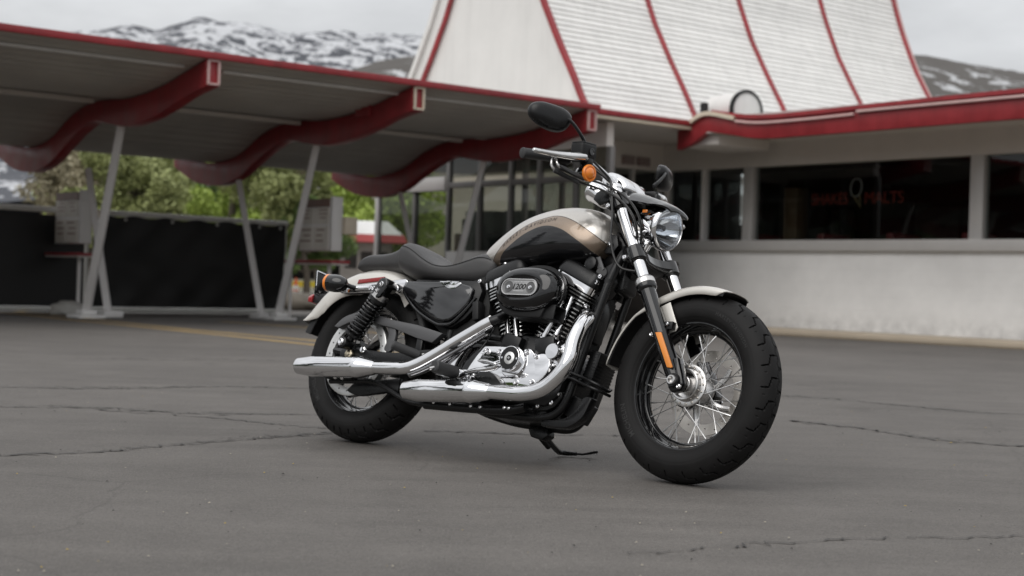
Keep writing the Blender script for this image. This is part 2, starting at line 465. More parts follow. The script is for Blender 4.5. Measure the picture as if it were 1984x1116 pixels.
def paint_mat(name, col, wear):
    m = bpy.data.materials.new(name); m.use_nodes = True
    n, l = m.node_tree.nodes, m.node_tree.links; b = n['Principled BSDF']
    co = n.new('ShaderNodeTexCoord'); v = co.outputs['Object']
    f = ramp_noise(n, l, v, 5, 0.38, 0.62, 0, 1, 8, 0.75)
    f2 = ramp_noise(n, l, v, 0.6, 0.3, 0.7, wear - 0.3, wear + 0.3, 3)
    k = mathn(n, l, 'MINIMUM', 1.0, mathn(n, l, 'MULTIPLY', f, f2))
    mx = n.new('ShaderNodeMix'); mx.data_type = 'RGBA'
    mx.inputs['A'].default_value = (*col, 1); mx.inputs['B'].default_value = (0.12, 0.112, 0.105, 1)
    l.new(k, mx.inputs['Factor']); l.new(mx.outputs['Result'], b.inputs['Base Color'])
    b.inputs['Roughness'].default_value = 0.75
    return m
yellow = paint_mat('worn_yellow_paint', (0.46, 0.31, 0.11), 0.38)
ribbon('road_marking', [(-8.4, 24.3), (-5.56, 20.22), (-3.76, 17.63), (-2.07, 15.59), (-1.2, 14.5)], 0.12, yellow, wj=0.05, step=0.2)
ribbon('road_marking', [(-8.2, 23.2), (-5.51, 19.41), (-3.25, 16.44), (-1.94, 14.61), (-0.9, 13.2)], 0.12, yellow, wj=0.05, step=0.2, seed=3)
ribbon('road_marking', [(-4.1, 21.2), (-2.6, 19.6), (-0.9, 17.6)], 0.12, yellow, wj=0.05, step=0.2, seed=4)

# ------------------------------------------------------------------ the drive-in, in its own frame: x along the canopy edge, y under it
BGO, BGR = (-5.85, 20.76, 0.0), (0, 0, R(39.5))
redp = mat('red_paint', (0.31, 0.027, 0.033), 0.45, var=0.22, vscale=3.5, rvar=0.10)
whitep = mat('white_paint', (0.77, 0.76, 0.745), 0.55, var=0.05, vscale=1.6)
creamp = mat('cream_trim', (0.66, 0.58, 0.46), 0.6, var=0.08, vscale=4)
pinkp = mat('faded_pink_trim', (0.62, 0.42, 0.40), 0.6, var=0.1, vscale=5)
postp = mat('post_grey', (0.82, 0.80, 0.79), 0.5, var=0.05, vscale=3)
deckp = mat('deck_grey', (0.52, 0.50, 0.465), 0.6, var=0.16, vscale=0.9)
soffit = mat('soffit_grey', (0.74, 0.70, 0.66), 0.7, var=0.06, vscale=1.2)
framep = mat('frame_aluminium', (0.58, 0.565, 0.55), 0.45, 0.15, var=0.05, vscale=3)
darkframe = mat('dark_frame', (0.20, 0.195, 0.19), 0.45, 0.2, var=0.05, vscale=3)
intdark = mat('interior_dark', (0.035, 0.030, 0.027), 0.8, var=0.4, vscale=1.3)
intred = mat('booth_red', (0.16, 0.012, 0.016), 0.45)
intbrown = mat('interior_brown', (0.12, 0.07, 0.035), 0.6)
boxgrey = mat('cabinet_grey', (0.10, 0.115, 0.115), 0.5, var=0.15, vscale=3)

def wall_mat():
    m = mat('painted_block', (0.70, 0.69, 0.68), 0.6)
    n, l = m.node_tree.nodes, m.node_tree.links; b = n['Principled BSDF']
    co = n.new('ShaderNodeTexCoord'); mpp = n.new('ShaderNodeMapping')
    mpp.inputs['Rotation'].default_value = (R(90), 0, R(90)); l.new(co.outputs['Object'], mpp.inputs['Vector'])
    br = n.new('ShaderNodeTexBrick'); br.inputs['Scale'].default_value = 2.4
    br.inputs['Mortar Size'].default_value = 0.012; br.inputs['Color1'].default_value = (1, 1, 1, 1)
    br.inputs['Color2'].default_value = (0.9, 0.9, 0.9, 1); br.inputs['Mortar'].default_value = (0.2, 0.2, 0.2, 1)
    l.new(mpp.outputs[0], br.inputs['Vector'])
    k = mathn(n, l, 'MULTIPLY', ramp_noise(n, l, co.outputs['Object'], 1.1, 0.3, 0.7, 0.90, 1.05, 7, 0.65), ramp_noise(n, l, br.outputs['Color'], 1.0, 0.0, 1.0, 0.97, 1.02, 1))
    zsep = n.new('ShaderNodeSeparateXYZ'); l.new(co.outputs['Object'], zsep.inputs[0])
    zr = n.new('ShaderNodeMapRange'); zr.inputs['From Min'].default_value = 0.08; zr.inputs['From Max'].default_value = 0.42; zr.inputs['To Min'].default_value = 0.42; zr.inputs['To Max'].default_value = 0.0; l.new(zsep.outputs['Z'], zr.inputs['Value'])
    dirt = mathn(n, l, 'MULTIPLY', zr.outputs[0], ramp_noise(n, l, co.outputs['Object'], 4.5, 0.35, 0.7, 0, 1, 8, 0.7))
    k = mathn(n, l, 'MULTIPLY', k, mathn(n, l, 'SUBTRACT', 1.0, dirt))
    sc = n.new('ShaderNodeVectorMath'); sc.operation = 'SCALE'; sc.inputs[0].default_value = (0.88, 0.875, 0.865)
    l.new(k, sc.inputs['Scale']); l.new(sc.outputs[0], b.inputs['Base Color'])
    bpn = n.new('ShaderNodeBump'); bpn.inputs['Strength'].default_value = 0.6; bpn.inputs['Distance'].default_value = 0.008
    l.new(br.outputs['Color'], bpn.inputs['Height']); l.new(bpn.outputs[0], b.inputs['Normal'])
    return m
blockp = wall_mat()

canopy = empty('drive_in_canopy', 'wavy grey canopy on slanted posts with red curved beams and red edge', 'canopy', loc=BGO, rot=BGR)
def sm2(pts, n=6): return [tuple(p) for p in cr([(a, b, 0) for a, b in pts], n)[:, :2]]
rib_bot = sm2([(-3.42, 2.92), (-2.9, 2.84), (-2.4, 2.72), (-1.8, 2.61), (-1.2, 2.575), (-0.7, 2.63), (-0.2, 2.70), (0.3, 2.58), (0.8, 2.38), (1.3, 2.18), (1.9, 2.09), (2.6, 2.16), (3.1, 2.32), (3.42, 2.46)])
rib_top = sm2([(-3.40, 3.24), (-2.9, 3.14), (-2.3, 3.02), (-1.7, 2.95), (-1.1, 2.93), (-0.6, 2.96), (0.0, 2.94), (0.6, 2.80), (1.2, 2.56), (1.8, 2.46), (2.5, 2.49), (3.1, 2.60), (3.42, 2.70)])
RIBS = (-6.2, -3.1, 0.0, 3.05, 6.17)
for s in RIBS:
    g = G(); g.prism(rib_bot + rib_top[::-1], s - 0.085, s + 0.085, plane='yz')
    rb = build(g, 'beam', redp, canopy, bevel=0.006, angle=30)
    g = G()
    for (dx, dz, w, h) in ((-0.07, 0, 0.022, 0.30), (0.07, 0, 0.022, 0.30), (0, 0.14, 0.16, 0.022), (0, -0.14, 0.16, 0.022)):
        g.box((s + dx, -3.436, 3.085 + dz), (w, 0.03, h))
    build(g, 'end_frame', creamp if s == 3.05 else pinkp, rb)
g = G(); g.box((3.05, -2.25, 3.00), (0.24, 0.34, 0.17)); build(g, 'beam_box', redp, canopy, bevel=0.008)
# corrugated deck lying on the beams
tt = np.linspace(-3.40, 3.40, 150)
tp = np.array(rib_top)
zz = np.interp(tt, tp[:, 0], tp[:, 1]) + 0.012 + 0.012 * np.where(np.arange(150) % 4 < 2, 1, 0)
g = G(); V = []; F = []
for s in (-9.5, 6.25):
    V += [(s, t, z) for t, z in zip(tt, zz)] + [(s, t, z + 0.05) for t, z in zip(tt, zz)]
n_ = 150
for k in range(2):
    o_ = k * n_
    F += [(o_ + i, o_ + i + 1, 2 * n_ + o_ + i + 1, 2 * n_ + o_ + i) for i in range(n_ - 1)]
g.add(V, F); build(g, 'deck', deckp, canopy, flat=True)
g = G(); g.box((-1.6, -3.455, 3.285), (15.8, 0.05, 0.085)); build(g, 'edge_trim', redp, canopy, bevel=0.006)
for a, b in ((-9.0, -3.4), (-2.9, -0.2), (0.32, 3.0), (3.4, 6.0)):
    g = G(); g.tube([(a, -3.05, 3.165), (b, -3.05, 3.17)], 0.022, 8); build(g, 'conduit', whitep, canopy)
    g = G(); g.box(((a + b) / 2, -0.62, 2.925), (b - a - 0.15, 0.09, 0.06)); build(g, 'purlin', soffit, canopy, bevel=0.004)
for i, s in enumerate(RIBS):
    g = G(); g.tube([(s, 0.02, 0.09), (s, -0.92, 2.62)], [0.075, 0.062], 4); po = build(g, 'post', postp, canopy, bevel=0.006)
    g = G(); g.prism([(-0.2, -0.22), (0.2, -0.22), (0.2, 0.22), (-0.2, 0.22)], 0, 0.05, plane='xy')
    g.v = [(x + s, y + 0.02, z) for x, y, z in g.v]
    g.prism([(s - 0.11, -0.1), (s + 0.11, -0.1), (s + 0.11, 0.14), (s - 0.11, 0.14)], 0.05, 0.12, plane='xy')
    build(g, 'post_base', whitep, po, bevel=0.02)
    s2 = s + (0.55 if s == 0 else 0.0)
    g = G(); g.tube([(s2, 0.52, 0.06), (s2, 1.36, 2.16)], [0.065, 0.055], 4); po = build(g, 'post', postp, canopy, bevel=0.006)
    g = G(); g.box((s2, 0.50, 0.05), (0.3, 0.34, 0.10)); build(g, 'post_base', whitep, po, bevel=0.02)

# ------------------------------------------------------------------ diner building
diner = empty('diner_building', 'white diner with swooping steep roof, red battens and dark windows', 'building', loc=BGO, rot=BGR)
curve = cr([(-3.12, 3.30, 0), (-2.98, 3.40, 0), (-2.72, 3.83, 0), (-2.38, 4.36, 0), (-2.10, 4.83, 0), (-1.95, 5.10, 0), (-1.58, 5.95, 0), (-1.28, 6.9, 0), (-1.05, 8.0, 0), (-0.9, 9.0, 0)], 12)[:, :2]
cd_ = np.r_[0, np.cumsum(np.linalg.norm(np.diff(curve, axis=0), axis=1))]
def cpt(d): return np.array([np.interp(d, cd_, curve[:, 0]), np.interp(d, cd_, curve[:, 1])])
BAT = [6.40, 8.79, 11.18, 13.57, 15.96]
COURSE = 0.105
roofw = mat('roof_white', (0.82, 0.81, 0.79), 0.5, var=0.06, vscale=1.3)
def weathered(m, streak=0.12):
    n, l = m.node_tree.nodes, m.node_tree.links; b = n['Principled BSDF']; src = b.inputs['Base Color'].links[0].from_socket
    oi = n.new('ShaderNodeObjectInfo'); rr = n.new('ShaderNodeMapRange'); rr.inputs['To Min'].default_value = 0.93; rr.inputs['To Max'].default_value = 1.03; l.new(oi.outputs['Random'], rr.inputs['Value'])
    ge = n.new('ShaderNodeNewGeometry'); mpp = n.new('ShaderNodeMapping'); mpp.inputs['Scale'].default_value = (7, 7, 0.5); l.new(ge.outputs['Position'], mpp.inputs['Vector'])
    st = ramp_noise(n, l, mpp.outputs[0], 1.0, 0.45, 0.72, 1.0, 1.0 - streak, 5, 0.65)
    k = mathn(n, l, 'MULTIPLY', rr.outputs[0], st)
    s = n.new('ShaderNodeVectorMath'); s.operation = 'SCALE'; l.new(src, s.inputs[0]); l.new(k, s.inputs['Scale']); l.new(s.outputs[0], b.inputs['Base Color'])
weathered(roofw, 0.10); weathered(redp, 0.22); weathered(whitep, 0.07)
for i in range(36):
    a, b = cpt(i * COURSE), cpt((i + 1) * COURSE + 0.012)
    t_ = (b - a) / np.linalg.norm(b - a); n_ = np.array([-t_[1], t_[0]])
    lo, hi = a + n_ * 0.022, b + n_ * 0.004
    g = G(); g.prism([tuple(lo), tuple(hi), tuple(hi - n_ * 0.012), tuple(lo - n_ * 0.018)], 0.0, 2.37, plane='yz')
    for j in range(4):
        if j == 0:
            first = build(g, 'roof_board', roofw, diner, flat=True); first.location.x = BAT[0] + 0.01
        else:
            inst(first.data, 'roof_board', diner, Matrix.Translation((BAT[j] + 0.01, 0, 0)))
ct = [cpt(d) for d in np.linspace(0, cd_[-1], 50)]
g = G()
for s in (6.42, 15.2): pass
g.add([(6.42, c[0] + 0.03, c[1]) for c in ct] + [(15.96, c[0] + 0.03, c[1]) for c in ct], [(i, i + 1, 51 + i, 50 + i) for i in range(49)])
TC = -0.55
g.add([(6.42, 2 * TC - c[0], c[1]) for c in ct] + [(15.96, 2 * TC - c[0], c[1]) for c in ct], [(i, i + 1, 51 + i, 50 + i) for i in range(49)])
build(g, 'roof_shell', roofw, diner)
def batten(s, side, off, w, hgt, m, name='batten', mirror=False):
    pts = []
    for c in ct:
        t0 = c[0]
        if mirror: t0 = 2 * TC - c[0]
        pts.append((t0 + off, c[1]))
    g = G(); L = []
    for i, (t0, z0) in enumerate(pts):
        a = np.array(pts[max(0, i - 1)]); b = np.array(pts[min(len(pts) - 1, i + 1)]); d = (b - a) / np.linalg.norm(b - a)
        n_ = np.array([-d[1], d[0]]) * (-1 if mirror else 1)
        q0 = np.array((t0, z0)) - n_ * 0.02; q1 = np.array((t0, z0)) + n_ * hgt
        L.append([(s - w / 2, *q0), (s + w / 2, *q0), (s + w / 2, *q1), (s - w / 2, *q1)])
    g.loft(L); return build(g, name, m, diner, angle=30)
for s in BAT: batten(s, 0, 0, 0.085, 0.05, redp)
batten(6.36, 0, 0.0, 0.05, 0.07, whitep, 'rake_board', mirror=True)
batten(6.35, 0, -0.42, 0.05, 0.055, redp, 'batten', mirror=True)
batten(16.08, 0, 0.03, 0.12, 0.03, pinkp, 'rake_board')
# gable end
g = G(); g.prism([tuple(c) for c in ct] + [(2 * TC - c[0], c[1]) for c in ct[::-1]], 6.40, 6.46, plane='yz')
build(g, 'gable_panel', whitep, diner, flat=True)
# eave along the entrance bay
g = G(); g.box((7.43, -3.16, 3.275), (2.36, 0.06, 0.085)); build(g, 'fascia', redp, diner, bevel=0.006)
g = G(); g.box((7.43, -3.12, 3.20), (2.36, 0.10, 0.05)); build(g, 'eave_trim', creamp, diner, bevel=0.006)
g = G(); g.box((8.25, -1.3, 3.20), (4.0, 3.6, 0.03)); build(g, 'soffit', soffit, diner)
g = G(); g.box((7.0, 0.2, 2.98), (0.14, 6.3, 0.36)); build(g, 'bulkhead', soffit, diner)
# entrance glazing on the gable side
TS = [3.22, 2.06, 1.07, 0.20, -0.62, -1.34, -2.21, -2.97]
for t in TS:
    w = 0.10 if t in (3.22, -2.97) else 0.07
    g = G(); g.box((7.0, t, 1.40), (0.10, w, 2.80)); build(g, 'mullion', framep if t > 2.5 else darkframe, diner, bevel=0.006)
g = G(); g.box((6.985, 2.15, 2.36), (0.16, 2.08, 0.24)); hd = build(g, 'door_header', framep, diner, bevel=0.008)
g = G(); g.box((6.89, 2.55, 2.36), (0.05, 0.09, 0.07)); build(g, 'door_sensor', satin, hd, bevel=0.01)
g = G(); g.box((7.0, -0.95, 2.33), (0.08, 4.0, 0.10)); build(g, 'transom', darkframe, diner, bevel=0.006)
g = G(); g.box((7.0, -0.95, 0.60), (0.12, 4.0, 1.18)); build(g, 'lower_panel', framep, diner, bevel=0.006)
for a, b in zip(TS[:-1], TS[1:]):
    lo = 0.08 if a > 1.1 else 1.19
    for z0, z1 in ((lo, 2.28), (2.46, 2.80)):
        g = G(); g.box((7.0, (a + b) / 2, (z0 + z1) / 2), (0.012, abs(a - b) - 0.075, z1 - z0)); build(g, 'pane', darkpane, diner)
# inside the entrance bay
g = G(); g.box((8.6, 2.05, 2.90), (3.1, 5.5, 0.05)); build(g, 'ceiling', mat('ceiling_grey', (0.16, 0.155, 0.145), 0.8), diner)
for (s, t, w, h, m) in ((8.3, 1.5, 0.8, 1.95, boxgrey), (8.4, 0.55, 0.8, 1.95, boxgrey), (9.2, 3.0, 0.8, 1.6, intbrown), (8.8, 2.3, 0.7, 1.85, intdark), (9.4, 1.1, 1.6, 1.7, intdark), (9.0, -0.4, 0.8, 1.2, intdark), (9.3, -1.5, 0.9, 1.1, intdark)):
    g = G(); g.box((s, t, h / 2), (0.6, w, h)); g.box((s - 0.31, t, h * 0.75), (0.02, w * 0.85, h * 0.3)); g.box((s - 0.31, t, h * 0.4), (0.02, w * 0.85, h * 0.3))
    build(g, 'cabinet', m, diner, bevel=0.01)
# dining wing
g = G(); g.box((10.30, -6.75, 0.68), (0.20, 14.7, 1.30)); build(g, 'block_wall', blockp, diner)
g = G(); g.box((10.26, -6.75, 1.415), (0.30, 14.7, 0.17)); build(g, 'sill', framep, diner, bevel=0.006)
g = G(); g.box((10.30, -6.45, 2.95), (0.22, 15.3, 0.46)); build(g, 'bulkhead', soffit, diner)
g = G(); g.box((9.45, -8.6, 3.12), (1.80, 11.2, 0.03)); build(g, 'soffit', soffit, diner)
g = G(); g.box((12.5, -8.9, 3.30), (7.7, 11.6, 0.12)); build(g, 'flat_roof', mat('roof_membrane', (0.5, 0.49, 0.47), 0.8), diner)
WT = [(-0.98, 0.09), (-1.87, 0.06), (-2.90, 0.22), (-7.25, 0.22), (-11.6, 0.22), (-14.1, 0.1)]
for t, w in WT:
    g = G(); g.box((10.28, t, 2.11), (0.16, w, 1.24)); build(g, 'mullion', framep if w > .2 else postp, diner, bevel=0.008)
for (a, wa), (b, wb) in zip(WT[:-1], WT[1:]):
    g = G(); g.box((10.30, (a + b) / 2, 2.11), (0.012, abs(a - b) - (wa + wb) / 2, 1.23)); build(g, 'pane', pane, diner)
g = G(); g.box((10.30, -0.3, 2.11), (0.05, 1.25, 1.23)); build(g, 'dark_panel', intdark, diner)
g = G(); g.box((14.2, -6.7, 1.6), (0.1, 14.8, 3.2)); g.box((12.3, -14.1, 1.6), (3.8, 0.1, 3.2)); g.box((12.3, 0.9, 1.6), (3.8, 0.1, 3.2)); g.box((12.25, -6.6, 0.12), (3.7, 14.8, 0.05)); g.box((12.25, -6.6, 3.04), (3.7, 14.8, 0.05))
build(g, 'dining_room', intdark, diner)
for i in range(9):
    t = -1.4 - i * 1.35
    g = G(); g.box((11.0, t, 1.10), (0.75, 0.14, 1.05)); g.box((11.0, t + 0.3, 0.62), (0.75, 0.5, 0.16)); build(g, 'booth_seat', intred, diner, bevel=0.03)
for i in range(6):
    t = -1.8 - i * 2.1
    g = G(); g.box((14.1, t, 1.9), (0.06, 0.9 if i % 2 else 0.5, 0.7)); build(g, 'wall_picture', mat('picture_dim', (0.10, 0.085, 0.075), 0.5, var=0.5, vscale=5), diner)
g = G(); g.box((10.9, -3.35, 1.95), (0.3, 0.28, 0.9)); build(g, 'display_cabinet', intbrown, diner, bevel=0.02)
# the red eave beam with its kinked end
bl = sm2([(-2.86, 2.87), (-3.18, 2.96), (-3.50, 3.125)], 3) + sm2([(-3.54, 3.125), (-3.99, 3.05), (-4.6, 2.96), (-5.5, 2.955), (-6.7, 2.96), (-8.5, 2.97), (-14.2, 2.98)], 5)
bt = sm2([(-2.86, 3.20), (-3.16, 3.27), (-3.50, 3.41)], 3) + sm2([(-3.54, 3.41), (-3.98, 3.33), (-4.6, 3.255), (-5.5, 3.25), (-6.7, 3.27), (-8.5, 3.29), (-14.2, 3.32)], 5)
g = G(); g.prism(bl + bt[::-1], 8.54, 8.66, plane='yz'); bm_ = build(g, 'eave_beam', redp, diner, bevel=0.004, angle=25)
g = G(); g.loft([[(8.50, t, z + 0.0), (8.68, t, z + 0.0), (8.68, t, z + 0.06), (8.50, t, z + 0.06)] for t, z in bt[8:]]); build(g, 'beam_cap', redp, bm_, angle=25)
g = G(); g.loft([[(8.47, t, z - 0.045), (8.535, t, z - 0.045), (8.535, t, z + 0.02), (8.47, t, z + 0.02)] for t, z in sm2([(-3.05, 3.24), (-3.49, 3.415), (-4.1, 3.31)], 6)]); build(g, 'kink_trim', creamp, bm_)
for pts in ([(-4.12, 3.245), (-4.6, 3.19), (-5.5, 3.185), (-6.35, 3.20)], [(-6.4, 3.235), (-7.8, 3.245), (-14, 3.27)]):
    g = G(); g.tube([(8.50, t, z) for t, z in sm2(pts, 4)], 0.02, 8); build(g, 'conduit', pinkp, bm_)
g = G(); g.box((9.3, -3.15, 3.02), (1.2, 0.9, 0.16)); build(g, 'soffit_box', soffit, diner, bevel=0.01)
# return wall between the glazed screen and the dining wing
TW = -0.85
g = G(); g.box((8.6, TW, 2.95), (3.2, 0.12, 0.46)); build(g, 'bulkhead', soffit, diner)
g = G(); g.box((8.6, TW, 0.55), (3.2, 0.10, 1.10)); build(g, 'lower_panel', framep, diner)
for s in (7.1, 7.9, 8.7, 9.5, 10.15):
    g = G(); g.box((s, TW, 1.91), (0.07, 0.10, 1.62)); build(g, 'mullion', framep, diner, bevel=0.006)
for s in (7.5, 8.3, 9.1, 9.83):
    g = G(); g.box((s, TW, 1.91), (0.62, 0.012, 1.60)); build(g, 'pane', pane, diner)
# two dark red louvred vents on its bulkhead
for s in (9.34, 9.70):
    g = G(); g.box((s, TW - 0.075, 2.86), (0.30, 0.03, 0.15)); vt = build(g, 'vent', mat('vent_red', (0.16, 0.07, 0.07), 0.6), diner)
    for k in range(5):
        g = G(); g.box((s, TW - 0.095, 2.80 + k * 0.03), (0.29, 0.02, 0.008)); build(g, 'slat', soffit, vt)
sw = G(); sw.box((9.72, -6.6, 0.045), (1.0, 15.6, 0.09)); swo = build(sw, 'sidewalk', mat('tan_concrete', (0.42, 0.36, 0.285), 0.85, var=0.12, vscale=1.2), bevel=0.015)
swo.location = BGO; swo.rotation_euler = BGR; tag(swo, kind='structure')
c_, s_ = math.cos(R(39.5)), math.sin(R(39.5))
def BW(s, t): return (BGO[0] + s * c_ - t * s_, BGO[1] + s * s_ + t * c_)
ribbon('road_marking', [BW(9.10, 1.0), BW(9.10, -14)], 0.09, yellow, wj=0.05, step=0.3, seed=6)

# roof fan behind the eave beam
fan = empty('roof_fan', 'white drum fan with black rim on the roof behind the red beam', 'fan', loc=(*BW(9.0, -3.62), 3.36), rot=BGR)
g = G(); g.lathe([(0.0, 0.50), (0.20, 0.48), (0.29, 0.40), (0.315, -0.30), (0.29, -0.318), (0.10, -0.33), (0.0, -0.33)], (0, 0.0, 0.10), (0.12, 1, 0), 32)
build(g, 'drum', whitep, fan)
g = G(); g.lathe([(0.312, -0.27), (0.328, -0.275), (0.328, -0.325), (0.285, -0.335), (0.285, -0.30)], (0, 0, 0.10), (0.12, 1, 0), 32, closed=True); build(g, 'rim', satin, fan)
g = G(); g.box((0, 0, -0.10), (0.5, 0.5, 0.22)); build(g, 'base', soffit, fan, bevel=0.02)
g = G(); g.box((-0.40, 0.25, 0.16), (0.08, 0.10, 0.14)); g.tube([(-0.40, 0.25, 0.12), (-0.38, 0.2, -0.1)], 0.02, 6); build(g, 'bracket', satin, fan)

# neon sign in the window
neon = empty('neon_sign', 'unlit red neon lettering with an ice cream cone inside the window', 'sign', loc=(*BW(10.45, -4.0), 2.08), rot=(0, 0, R(39.5 - 90)))
neonred = mat('neon_red_off', (0.30, 0.045, 0.03), 0.3)
neonwhite = mat('neon_white_off', (0.35, 0.34, 0.33), 0.3); neontan = mat('neon_tan_off', (0.33, 0.25, 0.12), 0.3)
for body, x0 in (('SHAKES', 0.05), ('MALTS', 1.10)):
    V, F = text_geo(body, 0.26, 0.95, bold=0.0)
    V[:, 0] = V[:, 0] / V[:, 0].max() * 0.72 + x0
    g = G(); g.add(np.stack([V[:, 0], np.zeros(len(V)), V[:, 1]], 1), F); build(g, 'lettering', neonred, neon, flat=True, recalc=False)
g = G(); g.tube(cr([(0.86, 0, 0.12), (0.82, 0, 0.26), (0.88, 0, 0.38), (1.0, 0, 0.37), (1.03, 0, 0.25), (0.98, 0, 0.14)], 5, True), 0.012, 6, cap=False); build(g, 'scoop_tube', neonwhite, neon)
g = G(); g.tube([(0.88, 0, 0.13), (1.02, 0, -0.06), (0.99, 0, 0.14)], 0.012, 6); build(g, 'cone_tube', neontan, neon)

# ------------------------------------------------------------------ order stands under the canopy
paper = mat('menu_paper', (0.72, 0.69, 0.63), 0.6, var=0.05, vscale=6)
menuhead = mat('menu_header', (0.16, 0.075, 0.05), 0.5, var=0.2, vscale=8)
inkm = mat('menu_ink', (0.34, 0.24, 0.21), 0.6, var=0.3, vscale=14)
def order_stand(loc, label):
    st = empty('order_stand', label, 'menu stand', loc=(*loc, 0), rot=BGR, group='order stands by the canopy posts')
    f = G(); x = 0.25
    g = G(); g.box((x + 0.09, -0.50, 1.44), (0.16, 0.86, 0.76)); cs = build(g, 'case', postp, st, bevel=0.01)
    g = G(); g.box((x + 0.006, -0.50, 1.77), (0.02, 0.82, 0.12)); build(g, 'header', menuhead, st)
    for (t, z, w, h) in ((-0.29, 1.58, 0.38, 0.24), (-0.71, 1.58, 0.38, 0.24), (-0.29, 1.25, 0.38, 0.34), (-0.71, 1.25, 0.38, 0.34)):
        g = G(); g.box((x + 0.004, t, z), (0.018, w, h)); pg = build(g, 'menu_sheet', paper, st)
        for k in range(3):
            g = G(); g.box((x - 0.008, t + random.uniform(-.05, .05), z + h * (0.36 - 0.24 * k)), (0.006, w * random.uniform(.4, .8), h * 0.07)); build(g, 'print_line', inkm, pg)
    g = G(); g.box((x + 0.10, -0.96, 1.46), (0.19, 0.05, 0.80)); build(g, 'side_panel', whitep, st, bevel=0.01)
    g = G(); g.box((x + 0.30, -1.0, 1.44), (0.22, 0.12, 0.26)); build(g, 'speaker_box', creamp, st, bevel=0.02)
    g = G(); g.box((0.32, -0.50, 0.90), (0.34, 1.30, 0.045)); tr = build(g, 'tray_shelf', redp, st, bevel=0.01)
    g = G(); g.box((0.32, -0.50, 0.865), (0.30, 1.26, 0.02)); build(g, 'shelf_underside', soffit, tr)
    g = G(); g.tube([(0.32, -0.85, 0.0), (0.32, -0.85, 0.86)], 0.03, 8); build(g, 'leg', postp, st); g = G(); g.tube([(0.30, 0.20, 0.0), (0.30, 0.20, 0.9)], 0.025, 8); build(g, 'leg', postp, st)
order_stand(BW(3.05, 0), 'menu board with red tray shelf beside the middle slanted post')
order_stand((-7.25, 22.9), 'menu board half hidden behind the slanted post left of the black tarp')

# ------------------------------------------------------------------ black tarp fence
tarpm = mat('tarp_black', (0.011, 0.011, 0.011), 0.55, bump=0.0)
railm = mat('rail_white', (0.80, 0.80, 0.76), 0.55, var=0.08, vscale=4)
FA, FB = np.array((-6.62, 23.6)), np.array((-3.95, 26.2))
fl = np.linalg.norm(FB - FA); fang = math.atan2(*(FB - FA)[::-1])
fence = empty('tarp_fence', 'black tarp stretched on a pale pipe frame behind the canopy posts', 'fence', loc=(*FA, 0), rot=(0, 0, fang))
nx, nz_ = 70, 36
V = []; F = []
for i in range(nx):
    for k in range(nz_):
        x = 0.03 + (fl - 0.06) * i / (nx - 1); z = 0.10 + 1.44 * k / (nz_ - 1)
        u_ = i / (nx - 1); w_ = k / (nz_ - 1)
        y = 0.05 * math.sin(3.1 * u_ * 2 + 2.0 * w_) * (1 - abs(2 * w_ - 1)) + 0.02 * math.sin(17 * u_ + 9 * w_) * (1 - w_) + 0.018 * math.sin(31 * u_ - 11 * w_) * (abs(w_ - 0.5) * 1.6) - 0.03
        V.append((x, y, z + 0.018 * math.sin(u_ * 40) * (w_ > 0.97)))
F = [(i * nz_ + k, (i + 1) * nz_ + k, (i + 1) * nz_ + k + 1, i * nz_ + k + 1) for i in range(nx - 1) for k in range(nz_ - 1)]
g = G(); g.add(V, F); build(g, 'tarp', tarpm, fence)
for z in (0.06, 1.585):
    g = G(); g.tube([(-2.6, 0.03, z), (fl + 0.03, 0.03, z)], 0.045, 8); build(g, 'rail', railm, fence)
for x in (-2.5, -0.05, fl):
    g = G(); g.tube([(x, 0.04, 0), (x, 0.04, 1.6)], 0.03, 8); build(g, 'fence_post', railm, fence)
for k in range(9):
    g = G(); g.lathe([(0.018, 0), (0.03, 0.004), (0.03, 0.01), (0.016, 0.012)], (0.15 + k * (fl - .3) / 8, -0.02, 1.50), (0, -1, 0), 10, closed=True); build(g, 'eyelet', railm, fence)
g = G(); g.add([(x, y * 0.3 - 0.03, z) for x, y, z in [(-2.4, 0, 0.1), (-0.12, 0, 0.1), (-0.12, 0.1, 1.5), (-2.4, 0, 1.5)]], [(0, 1, 2, 3)])
build(g, 'tarp', tarpm, fence)
# sack of gravel and a block near the post foot
def lump(name, c, rad, m, label, cat, seed, flat_=0.6):
    bm = bmesh.new(); bmesh.ops.create_icosphere(bm, subdivisions=3, radius=1)
    r = np.random.default_rng(seed); ph = r.uniform(0, 6, (6, 3))
    for v in bm.verts:
        k = 1 + 0.12 * sum(math.sin(3 * v.co @ Vector(p) * 0.6 + p[0]) for p in ph) / 3
        v.co = Vector((v.co.x * rad[0] * k, v.co.y * rad[1] * k, max(-0.02, v.co.z * k * flat_ + 0.45 * flat_) * rad[2]))
    me = bpy.data.meshes.new(name); bm.to_mesh(me); bm.free(); me.materials.append(m); me.shade_smooth()
    o = bpy.data.objects.new(name, me); COL.objects.link(o); o.location = c
    return tag(o, label, cat)
lump('sandbag', (-6.55, 22.3, 0.0), (0.28, 0.22, 0.24), mat('sack_white', (0.55, 0.54, 0.51), 0.8, var=0.1), 'white sandbag lying at the foot of the left slanted posts', 'sandbag', 3)
lump('dirt_pile', (-4.35, 30.5, 0.0), (0.75, 0.6, 0.42), mat('dirt', (0.12, 0.105, 0.085), 0.9, var=0.25, vscale=5), 'low mound of grey dirt behind the middle post', 'dirt pile', 5)

